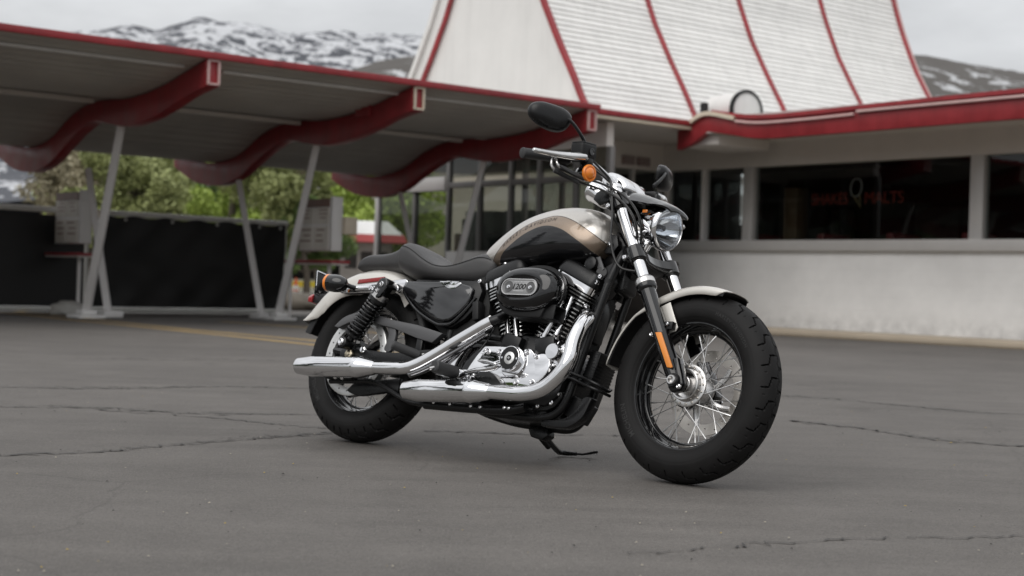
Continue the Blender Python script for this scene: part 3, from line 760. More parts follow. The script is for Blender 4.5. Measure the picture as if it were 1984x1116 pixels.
# ------------------------------------------------------------------ hut, cones and tape in the distance
hut = empty('garden_hut', 'small hut with white hipped roof and red valance beyond the doors', 'hut', loc=(-4.4, 45, 0), rot=(0, 0, R(8)))
g = G(); g.add([(-1.05, -0.8, 2.0), (1.05, -0.8, 2.0), (1.05, 0.8, 2.0), (-1.05, 0.8, 2.0), (-0.62, -0.25, 2.42), (0.62, -0.25, 2.42), (0.62, 0.25, 2.42), (-0.62, 0.25, 2.42)],
               [(0, 1, 5, 4), (1, 2, 6, 5), (2, 3, 7, 6), (3, 0, 4, 7), (4, 5, 6, 7), (0, 3, 2, 1)]); rf = build(g, 'roof', whitep, hut, flat=True)
g = G(); g.loft([[(-1.07, -0.82, 2.01), (1.07, -0.82, 2.01), (1.07, 0.82, 2.01), (-1.07, 0.82, 2.01)], [(-1.17, -0.92, 1.78), (1.17, -0.92, 1.78), (1.17, 0.92, 1.78), (-1.17, 0.92, 1.78)]], cap=False); build(g, 'valance', mat('valance_red', (0.42, 0.05, 0.05), 0.5), rf, flat=True)
g = G(); g.box((0, 0, 0.88), (1.5, 1.1, 1.76)); build(g, 'wall', mat('hut_stone', (0.34, 0.31, 0.29), 0.8, var=0.3, vscale=5), hut)
for k in range(3):
    g = G(); g.box((-0.45 + 0.45 * k, -0.56, 1.25), (0.34, 0.03, 0.5)); build(g, 'window', intdark, hut)
conem = mat('cone_orange', (0.75, 0.12, 0.03), 0.5); tapem = mat('tape_yellow', (0.75, 0.62, 0.06), 0.5)
def cone(x, y, label):
    c = empty('traffic_cone', label, 'traffic cone', loc=(x, y, 0), group='cones by the yellow tape')
    g = G(); g.lathe([(0.15, 0.03), (0.11, 0.22), (0.03, 0.66), (0.0, 0.67)], (0, 0, 0), (0, 0, 1), 14); b = build(g, 'body', conem, c)
    g = G(); g.lathe([(0.112, 0.24), (0.086, 0.40), (0.088, 0.40), (0.114, 0.24)], (0, 0, 0), (0, 0, 1), 14, closed=True); build(g, 'stripe', whitep, b)
    g = G(); g.box((0, 0, 0.015), (0.4, 0.4, 0.03)); build(g, 'base', conem, c)
cone(-6.95, 55.2, 'orange traffic cone right of the yellow tape'); cone(-7.9, 55.0, 'pale orange cone in the middle of the yellow tape')
g = G(); g.prism([(-9.2, 0.30), (-6.9, 0.36), (-6.9, 0.56), (-9.2, 0.52)], 55.25, 55.26); tag(build(g, 'caution_tape', tapem), 'yellow caution tape strung low behind the motorcycle tail', 'tape')
g = G(); g.prism([(-14, 0.02), (-4, 0.02), (-4, 0.2), (-14, 0.2)], 53.0, 53.3); tag(build(g, 'parking_curb', whitep, bevel=0.02), 'low white curb in front of the yellow tape', 'curb')

# pale house beyond the lot, seen through the entrance glass
house = empty('house', 'pale stucco house seen through the entrance glazing', 'house', loc=(-1.2, 62, 0), rot=(0, 0, R(6)))
stucco = mat('stucco', (0.50, 0.46, 0.39), 0.8, var=0.08, vscale=1)
g = G(); g.box((0, 0, 2.6), (11.5, 7, 5.2)); hw = build(g, 'wall', stucco, house)
g = G(); g.loft([[(-6.2, -4.0, 5.2), (6.2, -4.0, 5.2), (6.2, 4.0, 5.2), (-6.2, 4.0, 5.2)], [(-4.2, -0.1, 6.8), (4.2, -0.1, 6.8), (4.2, 0.1, 6.8), (-4.2, 0.1, 6.8)]]); build(g, 'roof', mat('shingle', (0.30, 0.27, 0.25), 0.8, var=0.15, vscale=2), house, flat=True)
for x in (-3.6, -0.2, 3.2):
    g = G(); g.box((x, -3.52, 1.7), (1.5, 0.06, 1.1)); wdw = build(g, 'window', intdark, house)
    g = G(); g.box((x, -3.56, 2.28), (1.7, 0.08, 0.08)); g.box((x, -3.56, 1.12), (1.7, 0.10, 0.08)); build(g, 'trim', whitep, wdw)
# ------------------------------------------------------------------ trees
leafms = [mat('leaf_lime', (0.34, 0.44, 0.085), 0.6, var=0.35, vscale=0.9), mat('leaf_olive', (0.28, 0.31, 0.12), 0.65, var=0.35, vscale=0.9),
          mat('leaf_green', (0.14, 0.21, 0.06), 0.6, var=0.4, vscale=0.9), mat('leaf_budding', (0.29, 0.26, 0.17), 0.7, var=0.35, vscale=0.9), mat('needle_green', (0.020, 0.034, 0.016), 0.65, var=0.3, vscale=0.9)]
bark = mat('bark', (0.085, 0.07, 0.055), 0.9, var=0.3, vscale=6)
def leaves(pts, size, seed, up=0.4):
    r = np.random.default_rng(seed); n = len(pts)
    N = r.normal(0, 1, (n, 3)); N[:, 2] += up; N /= np.linalg.norm(N, axis=1)[:, None]
    A = np.cross(N, r.normal(0, 1, (n, 3))); A /= np.linalg.norm(A, axis=1)[:, None]; B = np.cross(N, A)
    sz = size * r.uniform(0.5, 1.3, n)[:, None]
    V = np.empty((n, 4, 3)); V[:, 0] = pts + A * sz; V[:, 1] = pts + B * sz * 0.45; V[:, 2] = pts - A * sz; V[:, 3] = pts - B * sz * 0.45
    return V.reshape(-1, 3), np.arange(n * 4).reshape(-1, 4)
def mesh_np(name, V, F, m):
    me = bpy.data.meshes.new(name)
    me.vertices.add(len(V)); me.vertices.foreach_set('co', V.astype(np.float32).ravel())
    k = F.shape[1]
    me.loops.add(F.size); me.loops.foreach_set('vertex_index', F.astype(np.int32).ravel())
    me.polygons.add(len(F)); me.polygons.foreach_set('loop_start', np.arange(0, F.size, k, dtype=np.int32))
    me.update(calc_edges=True); me.validate(); me.materials.append(m)
    return me
def tree_meshes(seed, h, m, sparse=1.0, leaf=0.085):
    r = np.random.default_rng(seed); g = G(); tips = []
    g.tube([(0, 0, -0.1), (0.05, 0.02, h * 0.25), (0.1 * r.normal(), 0.1 * r.normal(), h * 0.6), (0.3 * r.normal(), 0.3 * r.normal(), h * 0.9)], [0.035 * h, 0.026 * h, 0.014 * h, 0.004 * h], 8, sm=4)
    for i in range(16):
        z0 = h * r.uniform(0.2, 0.75); a = r.uniform(0, 6.28); L = h * r.uniform(0.22, 0.42) * (1.15 - z0 / h)
        e = np.array((math.cos(a) * L, math.sin(a) * L, z0 + L * r.uniform(0.4, 1.0)))
        mid = np.array((e[0] * 0.5, e[1] * 0.5, z0 + (e[2] - z0) * 0.35))
        g.tube([(0.03, 0, z0), mid, e], [0.010 * h, 0.006 * h, 0.002 * h], 6, sm=3); tips += [e, mid * 0.4 + e * 0.6, mid]
    me_t = build(g, 'trunk', bark); tm = me_t.data; bpy.data.objects.remove(me_t)
    P = []
    for e in tips:
        n = int(420 * sparse * r.uniform(0.5, 1.4)); rad = h * r.uniform(0.06, 0.13)
        d = r.normal(0, 1, (n, 3)); d /= np.linalg.norm(d, axis=1)[:, None]
        P.append(e + d * rad * r.uniform(0.25, 1.0, n)[:, None] ** 0.5 * np.array((1, 1, 0.75)))
    V, F = leaves(np.concatenate(P), leaf, seed)
    return tm, mesh_np('crown', V, F, m)
kinds = [tree_meshes(11 + i, 6.0, leafms[i], (1.5, 1.2, 1.7, 0.8)[i]) for i in range(4)]
spots = [(-12.5, 44, 3, 1.0, 'budding tan tree left of the first slanted post'), (-10.6, 40, 3, .85, 'bare budding tree above the left part of the tarp'),
         (-11.8, 52, 2, 1.2, 'dark green tree at the far left behind the tarp'), (-8.9, 47, 0, 0.95, 'lime green tree above the middle of the tarp'),
         (-6.8, 42, 1, .95, 'olive tree above the right part of the tarp'), (-6.5, 52, 0, 1.2, 'bright green tree right of the rear slanted post'),
         (-4.4, 49, 0, 1.1, 'lime tree behind the menu board'), (-5.6, 41, 2, .55, 'small dark bush under the red tray shelf'),
         (-9.4, 38, 1, .75, 'small olive tree close behind the tarp'),
         (-7.6, 60, 3, 1.3, 'tall tan budding tree furthest back behind the tarp'), (1.8, 55, 1, .55, 'small olive tree in front of the pale house'),
         (-14.5, 50, 0, 1.2, 'lime tree beyond the left end of the fence')]
for (x, y, k, sc_, lb) in spots:
    t = empty('tree', lb, 'tree', loc=(x, y, 0), rot=(0, 0, random.uniform(0, 6.28)), group='trees behind the canopy')
    t.scale = (sc_ * random.uniform(.9, 1.15), sc_ * random.uniform(.9, 1.15), sc_)
    inst(kinds[k][0], 'trunk', t, Matrix()); inst(kinds[k][1], 'crown', t, Matrix())
# trees standing off to the left of the lot: mirrored in the side cover and the tank
r_ = np.random.default_rng(5); P = []
g = G(); g.tube([(0, 0, -0.1), (0, 0, 13)], [0.22, 0.03], 8)
for i in range(46):
    z0 = 1.6 + 11.2 * i / 46; a = i * 2.4; L = (13.2 - z0) * 0.24 + 0.25
    n = int(70 + 120 * L); tpar = r_.uniform(0.05, 1, n)
    base = np.stack([math.cos(a) * L * tpar, math.sin(a) * L * tpar, z0 - 0.25 * L * tpar], 1)
    P.append(base + r_.normal(0, 0.16, (n, 3)) * np.array((1, 1, 0.6)))
    g.tube([(0, 0, z0), (math.cos(a) * L, math.sin(a) * L, z0 - 0.25 * L)], [0.035, 0.01], 5)
V, F = leaves(np.concatenate(P), 0.16, 5)
con = empty('conifer', 'tall dark conifer mirrored in the black side cover', 'tree', loc=(-21.0, 6.6, 0))
build(g, 'trunk', bark, con); inst(mesh_np('crown', V, F, leafms[4]), 'crown', con, Matrix())
for (x, y, k, s_2, lb) in ((-34, 9.5, 2, 1.5, 'broad tree mirrored as a dark round crown on the tank'), (-40, -3, 2, 1.6, 'dark tree mirrored near the rear of the tank'), (-38, 20, 2, 1.4, 'dark tree mirrored at the front of the tank')):
    t = empty('tree', lb, 'tree', loc=(x, y, 0), rot=(0, 0, x), group='trees mirrored in the paint'); t.scale = (s_2, s_2, s_2)
    inst(kinds[k][0], 'trunk', t, Matrix()); inst(kinds[k][1], 'crown', t, Matrix())

# ------------------------------------------------------------------ mountains
def vnoise(x, y, seed):
    r = np.random.default_rng(seed); T = r.uniform(0, 1, (256, 256))
    xi = np.floor(x).astype(int); yi = np.floor(y).astype(int); fx = x - xi; fy = y - yi
    fx = fx * fx * (3 - 2 * fx); fy = fy * fy * (3 - 2 * fy)
    g = lambda a, b: T[a % 256, b % 256]
    return (g(xi, yi) * (1 - fx) + g(xi + 1, yi) * fx) * (1 - fy) + (g(xi, yi + 1) * (1 - fx) + g(xi + 1, yi + 1) * fx) * fy
def fbm(x, y, o=6, seed=1, ridged=False):
    a = 1.0; t = 0; s = 0
    for i in range(o):
        n = vnoise(x * 2 ** i + 17 * i, y * 2 ** i + 31 * i, seed + i)
        if ridged: n = 1 - np.abs(2 * n - 1)
        t = t + a * n; s += a; a *= 0.52
    return t / s
def mountain(name, ang, prof, d0, d1, m, seed, rough, label=None, nA=420, nD=150):
    """a range whose skyline elevation follows prof (tangent of elevation over tangent of bearing)"""
    A = np.linspace(ang[0], ang[1], nA); D = np.linspace(0, 1, nD)
    AA, DD = np.meshgrid(A, D); Y = d0 + (d1 - d0) * DD; X = AA * Y
    pk = np.interp(AA, prof[:, 0], prof[:, 1]) * d1
    n1 = fbm(X / 900, Y / 900, 7, seed, True); n2 = fbm(X / 220, Y / 220, 5, seed + 20)
    H = pk * (0.16 + 0.84 * DD ** 1.15) + (n1 - 0.62) * rough * pk * (0.35 + 0.65 * (1 - (2 * DD - 1) ** 2)) * 1.0 + (n2 - 0.5) * rough * 0.25 * pk
    H[-1] = np.minimum(H[-1], -20)
    H = np.where(DD > 0.94, H * np.clip((1 - DD) / 0.06, 0.0, 1) ** 0.35, H)
    V = np.stack([X, Y, H - 2], 2).reshape(-1, 3)
    idx = np.arange(nA * nD).reshape(nD, nA)
    F = np.stack([idx[:-1, :-1], idx[:-1, 1:], idx[1:, 1:], idx[1:, :-1]], 2).reshape(-1, 4)
    me = mesh_np(name, V, F, m); me.shade_smooth()
    at = me.attributes.new('crest', 'FLOAT', 'POINT'); at.data.foreach_set('value', np.clip((DD.ravel() - 0.84) / 0.08, 0, 1).astype(np.float32))
    o = bpy.data.objects.new(name, me); COL.objects.link(o); tag(o, kind='structure')
    return o
def snow_mat(name, snow_lo, snow_hi, rock, snow=(0.72, 0.73, 0.75)):
    m = bpy.data.materials.new(name); m.use_nodes = True
    n, l = m.node_tree.nodes, m.node_tree.links; b = n['Principled BSDF']; b.inputs['Roughness'].default_value = 0.9
    co = n.new('ShaderNodeTexCoord'); v = co.outputs['Object']
    geo = n.new('ShaderNodeNewGeometry'); sx = n.new('ShaderNodeSeparateXYZ'); l.new(geo.outputs['Normal'], sx.inputs[0])
    mpp = n.new('ShaderNodeMapping'); mpp.inputs['Scale'].default_value = (1, 0.5, 1.7); l.new(v, mpp.inputs['Vector'])
    n1 = ramp_noise(n, l, mpp.outputs[0], 0.016, 0.3, 0.7, -0.62, 0.42, 12, 0.74)
    wv_ = n.new('ShaderNodeTexWave'); wv_.wave_type = 'BANDS'; wv_.bands_direction = 'DIAGONAL'; wv_.inputs['Scale'].default_value = 0.006; wv_.inputs['Distortion'].default_value = 14; wv_.inputs['Detail'].default_value = 7; wv_.inputs['Detail Roughness'].default_value = 0.68; wv_.inputs['Detail Scale'].default_value = 1.6
    l.new(v, wv_.inputs['Vector']); wr = n.new('ShaderNodeMapRange'); wr.inputs['To Min'].default_value = -0.45; wr.inputs['To Max'].default_value = 0.45; l.new(wv_.outputs['Fac'], wr.inputs['Value'])
    n1 = mathn(n, l, 'ADD', n1, wr.outputs[0])
    ca = n.new('ShaderNodeAttribute'); ca.attribute_name = 'crest'; n1 = mathn(n, l, 'SUBTRACT', n1, mathn(n, l, 'MULTIPLY', ca.outputs['Fac'], 0.55))
    n2 = ramp_noise(n, l, mpp.outputs[0], 0.0045, 0.3, 0.7, -0.45, 0.35, 5)
    sz = n.new('ShaderNodeSeparateXYZ'); l.new(v, sz.inputs[0])
    hz = n.new('ShaderNodeMapRange'); hz.inputs['From Min'].default_value = snow_lo; hz.inputs['From Max'].default_value = snow_hi
    hz.inputs['To Min'].default_value = -0.28; hz.inputs['To Max'].default_value = 0.55; l.new(sz.outputs['Z'], hz.inputs['Value'])
    k = mathn(n, l, 'ADD', mathn(n, l, 'ADD', n1, n2), hz.outputs[0])
    sl = n.new('ShaderNodeMapRange'); sl.inputs['From Min'].default_value = 0.70; sl.inputs['From Max'].default_value = 0.97; sl.inputs['To Min'].default_value = -0.75; sl.inputs['To Max'].default_value = 0.22
    l.new(sx.outputs['Z'], sl.inputs['Value']); k = mathn(n, l, 'ADD', k, sl.outputs[0])
    st = n.new('ShaderNodeMapRange'); st.inputs['From Min'].default_value = -0.08; st.inputs['From Max'].default_value = 0.14; l.new(k, st.inputs['Value'])
    mx = n.new('ShaderNodeMix'); mx.data_type = 'RGBA'; mx.inputs['A'].default_value = (*rock, 1); mx.inputs['B'].default_value = (*snow, 1)
    l.new(st.outputs[0], mx.inputs['Factor']); l.new(mx.outputs['Result'], b.inputs['Base Color'])
    return m
def prof(pts):   # surveyed skyline: bearings and elevations
    return np.array([((x - 992) / 2916, (553 + 0.0307 * (x - 992) - y) / 2916) for x, y in pts])
mountain('mountain_range', (-0.62, 0.45), prof([(-900, 90), (-300, 60), (0, 62), (155, 46), (240, 36), (285, 50), (330, 34), (372, 20), (430, 30), (480, 44), (530, 55), (620, 50), (720, 46), (830, 50), (1000, 70), (1300, 120), (1700, 140), (2300, 160)]), 2600, 4600,
         snow_mat('snowy_rock', 150, 760, (0.070, 0.074, 0.086), (0.50, 0.51, 0.53)), 3, 0.20)
mountain('hills', (-0.25, 0.5), prof([(200, 420), (420, 300), (560, 200), (640, 130), (720, 95), (800, 82), (900, 90), (1200, 130), (1700, 90), (1780, 96), (1840, 108), (2000, 130), (2400, 150)]), 1500, 2500,
         snow_mat('brown_hill', 350, 760, (0.085, 0.078, 0.072), (0.45, 0.46, 0.47)), 9, 0.16)

# unseen low hills added round the camera for a dark line in the chrome
def added_ring_hills():
    A = np.linspace(R(40), R(320), 360); nD = 8; V = []
    for j in range(nD):
        k = j / (nD - 1); rad = 90 + 160 * k
        h = (6 + 16 * fbm(A * 9, A * 0 + 3.3 + k, 5, 77)) * k * np.clip((np.minimum(A - R(40), R(320) - A)) / R(35), 0, 1) ** 0.8 - 0.5
        V.append(np.stack([rad * np.sin(A), rad * np.cos(A), h], 1))
    V = np.concatenate(V); idx = np.arange(nD * 360).reshape(nD, 360)
    F = np.stack([idx[:-1, :-1], idx[:-1, 1:], idx[1:, 1:], idx[1:, :-1]], 2).reshape(-1, 4)
    me = mesh_np('hills', V, F, mat('added_dark_hill', (0.045, 0.05, 0.032), 0.95, var=0.5, vscale=0.08)); me.shade_smooth()
    o = bpy.data.objects.new('hills', me); COL.objects.link(o); tag(o, kind='structure')
added_ring_hills()
pad = G(); pad.box((8.15, -1.5, 0.03), (2.1, 3.6, 0.06)); pado = build(pad, 'bounce_slab', mat('bounce_concrete', (0.50, 0.48, 0.45), 0.8, var=0.08, vscale=2), bevel=0.01)  # pale slab added to bounce light up onto the soffit
pado.location = BGO; pado.rotation_euler = BGR; tag(pado, kind='structure')
# ------------------------------------------------------------------ motorcycle (x forward, y to its left, z up; leaning on its side stand)
LEAN, HEAD = 0.2848, 0.695
bike = empty('motorcycle', 'black and silver cruiser motorcycle leaning on its side stand', 'motorcycle',
             loc=(-0.5997, 5.906, 0.004), rot=(-LEAN, 0, -HEAD))
PI = math.pi
def mirror_g(g):
    h = G(); h.v = [(x, -y, z) for x, y, z in g.v]; h.f = [tuple(reversed(f)) for f in g.f]; h.m = list(g.m); return h
def both(fn, name, mats, steer=False, parent=None, **k):
    g = fn(); a = build(g, name, mats, parent or bike, steer, **k); b = build(mirror_g(g), name, mats, parent or bike, steer, **k); return a, b

# ---- wheels
def tyre_profile(Rt, w):
    h = [(0, Rt), (0.30 * w, Rt - 0.0025), (0.55 * w, Rt - 0.0095), (0.76 * w, Rt - 0.021), (0.90 * w, Rt - 0.035), (0.985 * w, Rt - 0.050), (1.0 * w, Rt - 0.063),
         (0.965 * w, Rt - 0.078), (0.87 * w, Rt - 0.092), (0.76 * w, 0.2205), (0.70 * w, 0.2150), (0.64 * w, 0.2090)]
    H = cr([(a, b, 0) for a, b in h], 4)[:, :2]
    full = np.concatenate([H[::-1] * np.array((-1, 1)), H[1:]])
    d = np.r_[0, np.cumsum(np.linalg.norm(np.diff(full, axis=0), axis=1))]
    s = np.linspace(0, d[-1], 96)
    return np.stack([np.interp(s, d, full[:, 0]), np.interp(s, d, full[:, 1])], 1), H
def make_tyre(name, centre, Rt, w, parent, steer, npitch, segs, dots, zig):
    prof_, H = tyre_profile(Rt, w)
    nA, nP = 1000, len(prof_)
    th = np.linspace(0, 2 * PI, nA, endpoint=False)
    y = prof_[:, 0]; r0 = prof_[:, 1]
    arc = np.r_[0, np.cumsum(np.linalg.norm(np.diff(prof_, axis=0), axis=1))]; arc -= arc[-1] / 2
    TH, VV = np.meshgrid(th, arc, indexing='ij')
    P = 2 * PI * Rt / npitch
    a = (TH * Rt)
    dep = np.zeros_like(a)
    for sgn, ph in ((-1, 0.0), (1, 0.5)):
        u_ = ((a / P + ph) % 1.0) * P; v_ = VV * sgn
        for (a0, v0, a1, v1, wd) in segs:
            for sh in (-P, 0, P):
                ax, ay = a0 + sh, v0; bx_, by_ = a1 + sh, v1
                L2 = (bx_ - ax) ** 2 + (by_ - ay) ** 2
                t = np.clip(((u_ - ax) * (bx_ - ax) + (v_ - ay) * (by_ - ay)) / L2, 0, 1)
                dd = np.hypot(u_ - ax - t * (bx_ - ax), v_ - ay - t * (by_ - ay))
                dep = np.maximum(dep, np.clip((wd - dd) / (wd * 0.40), 0, 1) * 0.0085)
        for (a0, v0, rd) in dots:
            dd = np.hypot(u_ - a0, v_ - v0); dep = np.maximum(dep, np.clip((rd - dd) / (rd * 0.5), 0, 1) * 0.003)
    if zig:
        zc = zig * np.abs(((a / P * 2) % 1.0) * 2 - 1) - zig / 2
        dep = np.maximum(dep, np.clip((0.0032 - np.abs(VV - zc)) / 0.0016, 0, 1) * 0.004)
    # shoulder moulding lines
    for rr_, hh in ((Rt - 0.055, 0.0008), (0.2300, 0.0010), (0.2265, 0.0010)):
        dep += np.exp(-((r0[None, :] - rr_) / 0.0012) ** 2) * hh
    ny = np.gradient(r0, arc); nr = -np.gradient(y, arc)  # profile normal
    nn = np.hypot(ny, nr); sy, sr = -ny / nn, -nr / nn
    sy, sr = -sy, -sr
    s_ = np.sign(sr[len(sr) // 2]); sy *= s_; sr *= s_
    rr = r0[None, :] - dep * sr[None, :]; yy = y[None, :] - dep * sy[None, :]
    V = np.stack([rr * np.cos(TH) + centre[0], yy, rr * np.sin(TH) + centre[2]], 2).reshape(-1, 3)
    idx = np.arange(nA * nP).reshape(nA, nP); nx_ = np.roll(idx, -1, 0)
    F = np.stack([idx[:, :-1], nx_[:, :-1], nx_[:, 1:], idx[:, 1:]], 2).reshape(-1, 4)
    me = mesh_np(name, V, F[:, ::-1], rubber); me.shade_smooth(); me.set_sharp_from_angle(angle=R(50))
    o = bpy.data.objects.new(name, me); COL.objects.link(o); o.parent = parent
    return o, H
def tyre_text(body, size, a0, rb, centre, H, parent, spacing=1.1):
    V, F = text_geo(body, size, spacing, bold=0.0006)
    rm = rb + size * 0.35
    al = a0 - V[:, 0] / rm; r = rb + V[:, 1]
    hs = H[np.argsort(H[:, 1])]; msk = H[:, 1] < H[:, 1].max() - 0.055
    Hs = H[msk][::-1]
    yv = np.interp(r, Hs[:, 1], Hs[:, 0])
    g = G(); g.add(np.stack([r * np.cos(al) + centre[0], -yv - 0.0009, r * np.sin(al) + centre[2]], 1), F)
    return build(g, 'lettering', tletter, parent, flat=True, recalc=False)

def make_wheel(name, centre, Rt, w, steer, rimw, segs, dots, zig, npitch, hub_right, hub_left, texts, label):
    wh = bpy.data.objects.new(name, None); COL.objects.link(wh); wh.parent = bike
    if steer: wh.matrix_local = STEER_M
    wh['label'] = label
    C = np.array(centre, float)
    ty, H = make_tyre('tyre', centre, Rt, w, wh, steer, npitch, segs, dots, zig)
    for (b_, sz, a0, rb, sp_) in texts: tyre_text(b_, sz, R(a0), rb, centre, H, wh, sp_)
    b = rimw
    half = [(0.2195, b), (0.2200, b + 0.003), (0.2175, b + 0.006), (0.2130, b + 0.0055), (0.2105, b + 0.001), (0.2080, b - 0.006), (0.2045, b - 0.012), (0.2035, b - 0.020), (0.1960, b - 0.027), (0.1870, b - 0.033), (0.1845, 0.0)]
    inner = half + [(r_, -y_) for r_, y_ in half[:-1][::-1]]
    outer = [(0.213, -b), (0.198, -b + 0.02), (0.192, 0), (0.198, b - 0.02), (0.213, b)]
    g = G(); g.lathe(inner + outer, C, (0, 1, 0), 128, closed=True)
    build(g, 'rim', gloss, wh, angle=50)
    # spokes: 10 crossed pairs per flange
    for side, (fr, fy) in ((-1, hub_right), (1, hub_left)):
        for dr in (-1, 1):
            g = G()
            p0 = np.array((fr * math.cos(dr * 0.0), side * (fy + dr * 0.003), 0)); ang = dr * R(58)
            p1 = np.array((0.187 * math.cos(ang * 0.62), side * 0.012, 0.187 * math.sin(ang * 0.62)))
            p0 = np.array((fr, side * (fy + dr * 0.002), 0.0))
            d = p1 - p0; q = p0 + d * 0.86
            g.tube([p0, q], 0.0016, 6); g.tube([q, p0 + d * 1.0], 0.0029, 6)
            o0 = None
            for k in range(10):
                a = 2 * PI * k / 10 + (0.16 if dr > 0 else 0.0) + (0.31 if side > 0 else 0)
                M = Matrix.Translation(C) @ Matrix.Rotation(-a, 4, 'Y')
                if o0 is None: o0 = build(g, 'spoke', mat('spoke_steel', (0.50, 0.50, 0.50), 0.28, 1.0), wh); o0.matrix_local = M
                else: inst(o0.data, 'spoke', wh, M)
    for k in range(40):   # nipple seats
        a = 2 * PI * k / 40
    return wh, C

FC, RC = (1.515, 0, 0.32), (0.0, 0, 0.323)
fw, C = make_wheel('front_wheel', FC, 0.32, 0.065, True, 0.0405,
                [(0.010, 0.0625, 0.013, 0.040, 0.0026), (0.013, 0.040, 0.046, 0.030, 0.0018), (0.046, 0.030, 0.048, 0.010, 0.0026)],
                [(0.063, 0.052, 0.0032)], 0.008, 26, (0.064, 0.040), (0.045, 0.034),
                [('MICHELIN', 0.026, 227, 0.245, 1.12), ('HARLEY-DAVIDSON', 0.0165, 72, 0.2505, 1.3)], 'front wheel with black rim, chrome spokes and fat black tyre')
rw, RCn = make_wheel('rear_wheel', RC, 0.323, 0.073, False, 0.047,
                [(0.012, 0.078, 0.016, 0.044, 0.0040), (0.016, 0.044, 0.050, 0.034, 0.0036), (0.050, 0.034, 0.052, 0.010, 0.0040), (0.066, 0.076, 0.062, 0.056, 0.0038)],
                [(0.040, 0.058, 0.0030)], 0.010, 22, (0.055, 0.045), (0.055, 0.045),
                [('MICHELIN', 0.028, 226, 0.248, 1.12)], 'rear wheel with fat grooved tyre behind the mufflers')
# front hub
g = G()
g.lathe([(0.034, -0.034), (0.068, -0.036), (0.0715, -0.038), (0.0715, -0.045), (0.068, -0.0465), (0.056, -0.0465), (0.0545, -0.052), (0.0535, -0.064), (0.051, -0.066), (0.046, -0.066), (0.044, -0.062), (0.041, -0.050), (0.030, -0.048), (0.0285, -0.062), (0.027, -0.072), (0.0245, -0.074), (0.016, -0.074), (0.016, -0.10), (0.0, -0.10)], C, (0, 1, 0), 64)
g.lathe([(0.034, -0.034), (0.029, -0.01), (0.031, 0.012), (0.048, 0.028), (0.052, 0.034), (0.048, 0.045), (0.030, 0.06), (0.0, 0.062)], C, (0, 1, 0), 48)
hub = build(g, 'hub', alu, fw, angle=30)
for k in range(16):
    a = 2 * PI * k / 16 + 0.1
    g = G(); g.lathe([(0.0042, 0), (0.0042, 0.0022), (0.0028, 0.0032), (0.0, 0.0030)], C + np.array((0.0632 * math.cos(a), -0.0466, 0.0632 * math.sin(a))), (0, -1, 0), 8); build(g, 'rivet', steel, hub)
def brake_disc(centre, y, r1, r0, parent):
    bm = bmesh.new(); loops = []
    def loop(cx, cz, r, n):
        vs_ = [bm.verts.new((cx + r * math.cos(2 * PI * k / n), y, cz + r * math.sin(2 * PI * k / n))) for k in range(n)]
        return [bm.edges.new((vs_[k], vs_[(k + 1) % n])) for k in range(n)]
    E_ = loop(centre[0], centre[2], r1, 72) + loop(centre[0], centre[2], r0, 60)
    for k in range(22):
        a = 2 * PI * k / 22; rr = (r1 - 0.011, r1 - 0.022)[k % 2]
        E_ += loop(centre[0] + rr * math.cos(a), centre[2] + rr * math.sin(a), 0.0042, 8)
    bmesh.ops.triangle_fill(bm, edges=E_, use_beauty=True)
    res = bmesh.ops.extrude_face_region(bm, geom=bm.faces[:])
    for v in [e for e in res['geom'] if isinstance(e, bmesh.types.BMVert)]: v.co.y += 0.005
    bmesh.ops.recalc_face_normals(bm, faces=bm.faces)
    me = bpy.data.meshes.new('brake_disc'); bm.to_mesh(me); bm.free(); me.materials.append(steel)
    o = bpy.data.objects.new('brake_disc', me); COL.objects.link(o); o.parent = parent
    return o
brake_disc(FC, 0.068, 0.146, 0.108, fw)
brake_disc(RC, 0.085, 0.146, 0.108, rw)
g = G()
for k in range(5):
    a = 2 * PI * k / 5 + 0.3
    g.tube([(C[0] + 0.045 * math.cos(a), 0.058, C[2] + 0.045 * math.sin(a)), (C[0] + 0.085 * math.cos(a + 0.35), 0.066, C[2] + 0.085 * math.sin(a + 0.35)), (C[0] + 0.115 * math.cos(a + 0.5), 0.069, C[2] + 0.115 * math.sin(a + 0.5))], [0.013, 0.010, 0.009], 8, sm=4)
build(g, 'disc_carrier', alu, fw)
# rear hub with belt pulley on the right
g = G(); g.lathe([(0.03, 0.10), (0.045, 0.075), (0.060, 0.055), (0.060, 0.045), (0.035, 0.030), (0.035, -0.030), (0.060, -0.045), (0.060, -0.060), (0.04, -0.09), (0.0, -0.10)], RCn, (0, 1, 0), 48); build(g, 'hub', alu, rw)
g = G(); g.lathe([(0.128, -0.098), (0.130, -0.104), (0.158, -0.107), (0.163, -0.105), (0.163, -0.078), (0.150, -0.078), (0.150, -0.092), (0.128, -0.092)], RCn, (0, 1, 0), 96, closed=True)
pul = build(g, 'belt_pulley', mat('pulley_silver', (0.66, 0.66, 0.65), 0.3, 0.6), rw, angle=30)
g = G()
for k in range(5):
    a = 2 * PI * k / 5 + 0.5
    g.tube([(0.05 * math.cos(a), -0.085, 0.323 + 0.05 * math.sin(a)), (0.132 * math.cos(a), -0.094, 0.323 + 0.132 * math.sin(a))], [0.02, 0.014], 8)
g.lathe([(0.062, -0.080), (0.062, -0.098), (0.03, -0.10), (0.0, -0.10)], RCn, (0, 1, 0), 32); build(g, 'pulley_spider', gloss, pul)
for k in range(20):
    a = 2 * PI * k / 20
    g = G(); g.lathe([(0.0030, 0), (0.0030, 0.0012), (0, 0.0012)], np.array((0.144 * math.cos(a), -0.1052, 0.323 + 0.144 * math.sin(a))), (0, -1, 0), 8); build(g, 'pulley_hole', dark, pul)

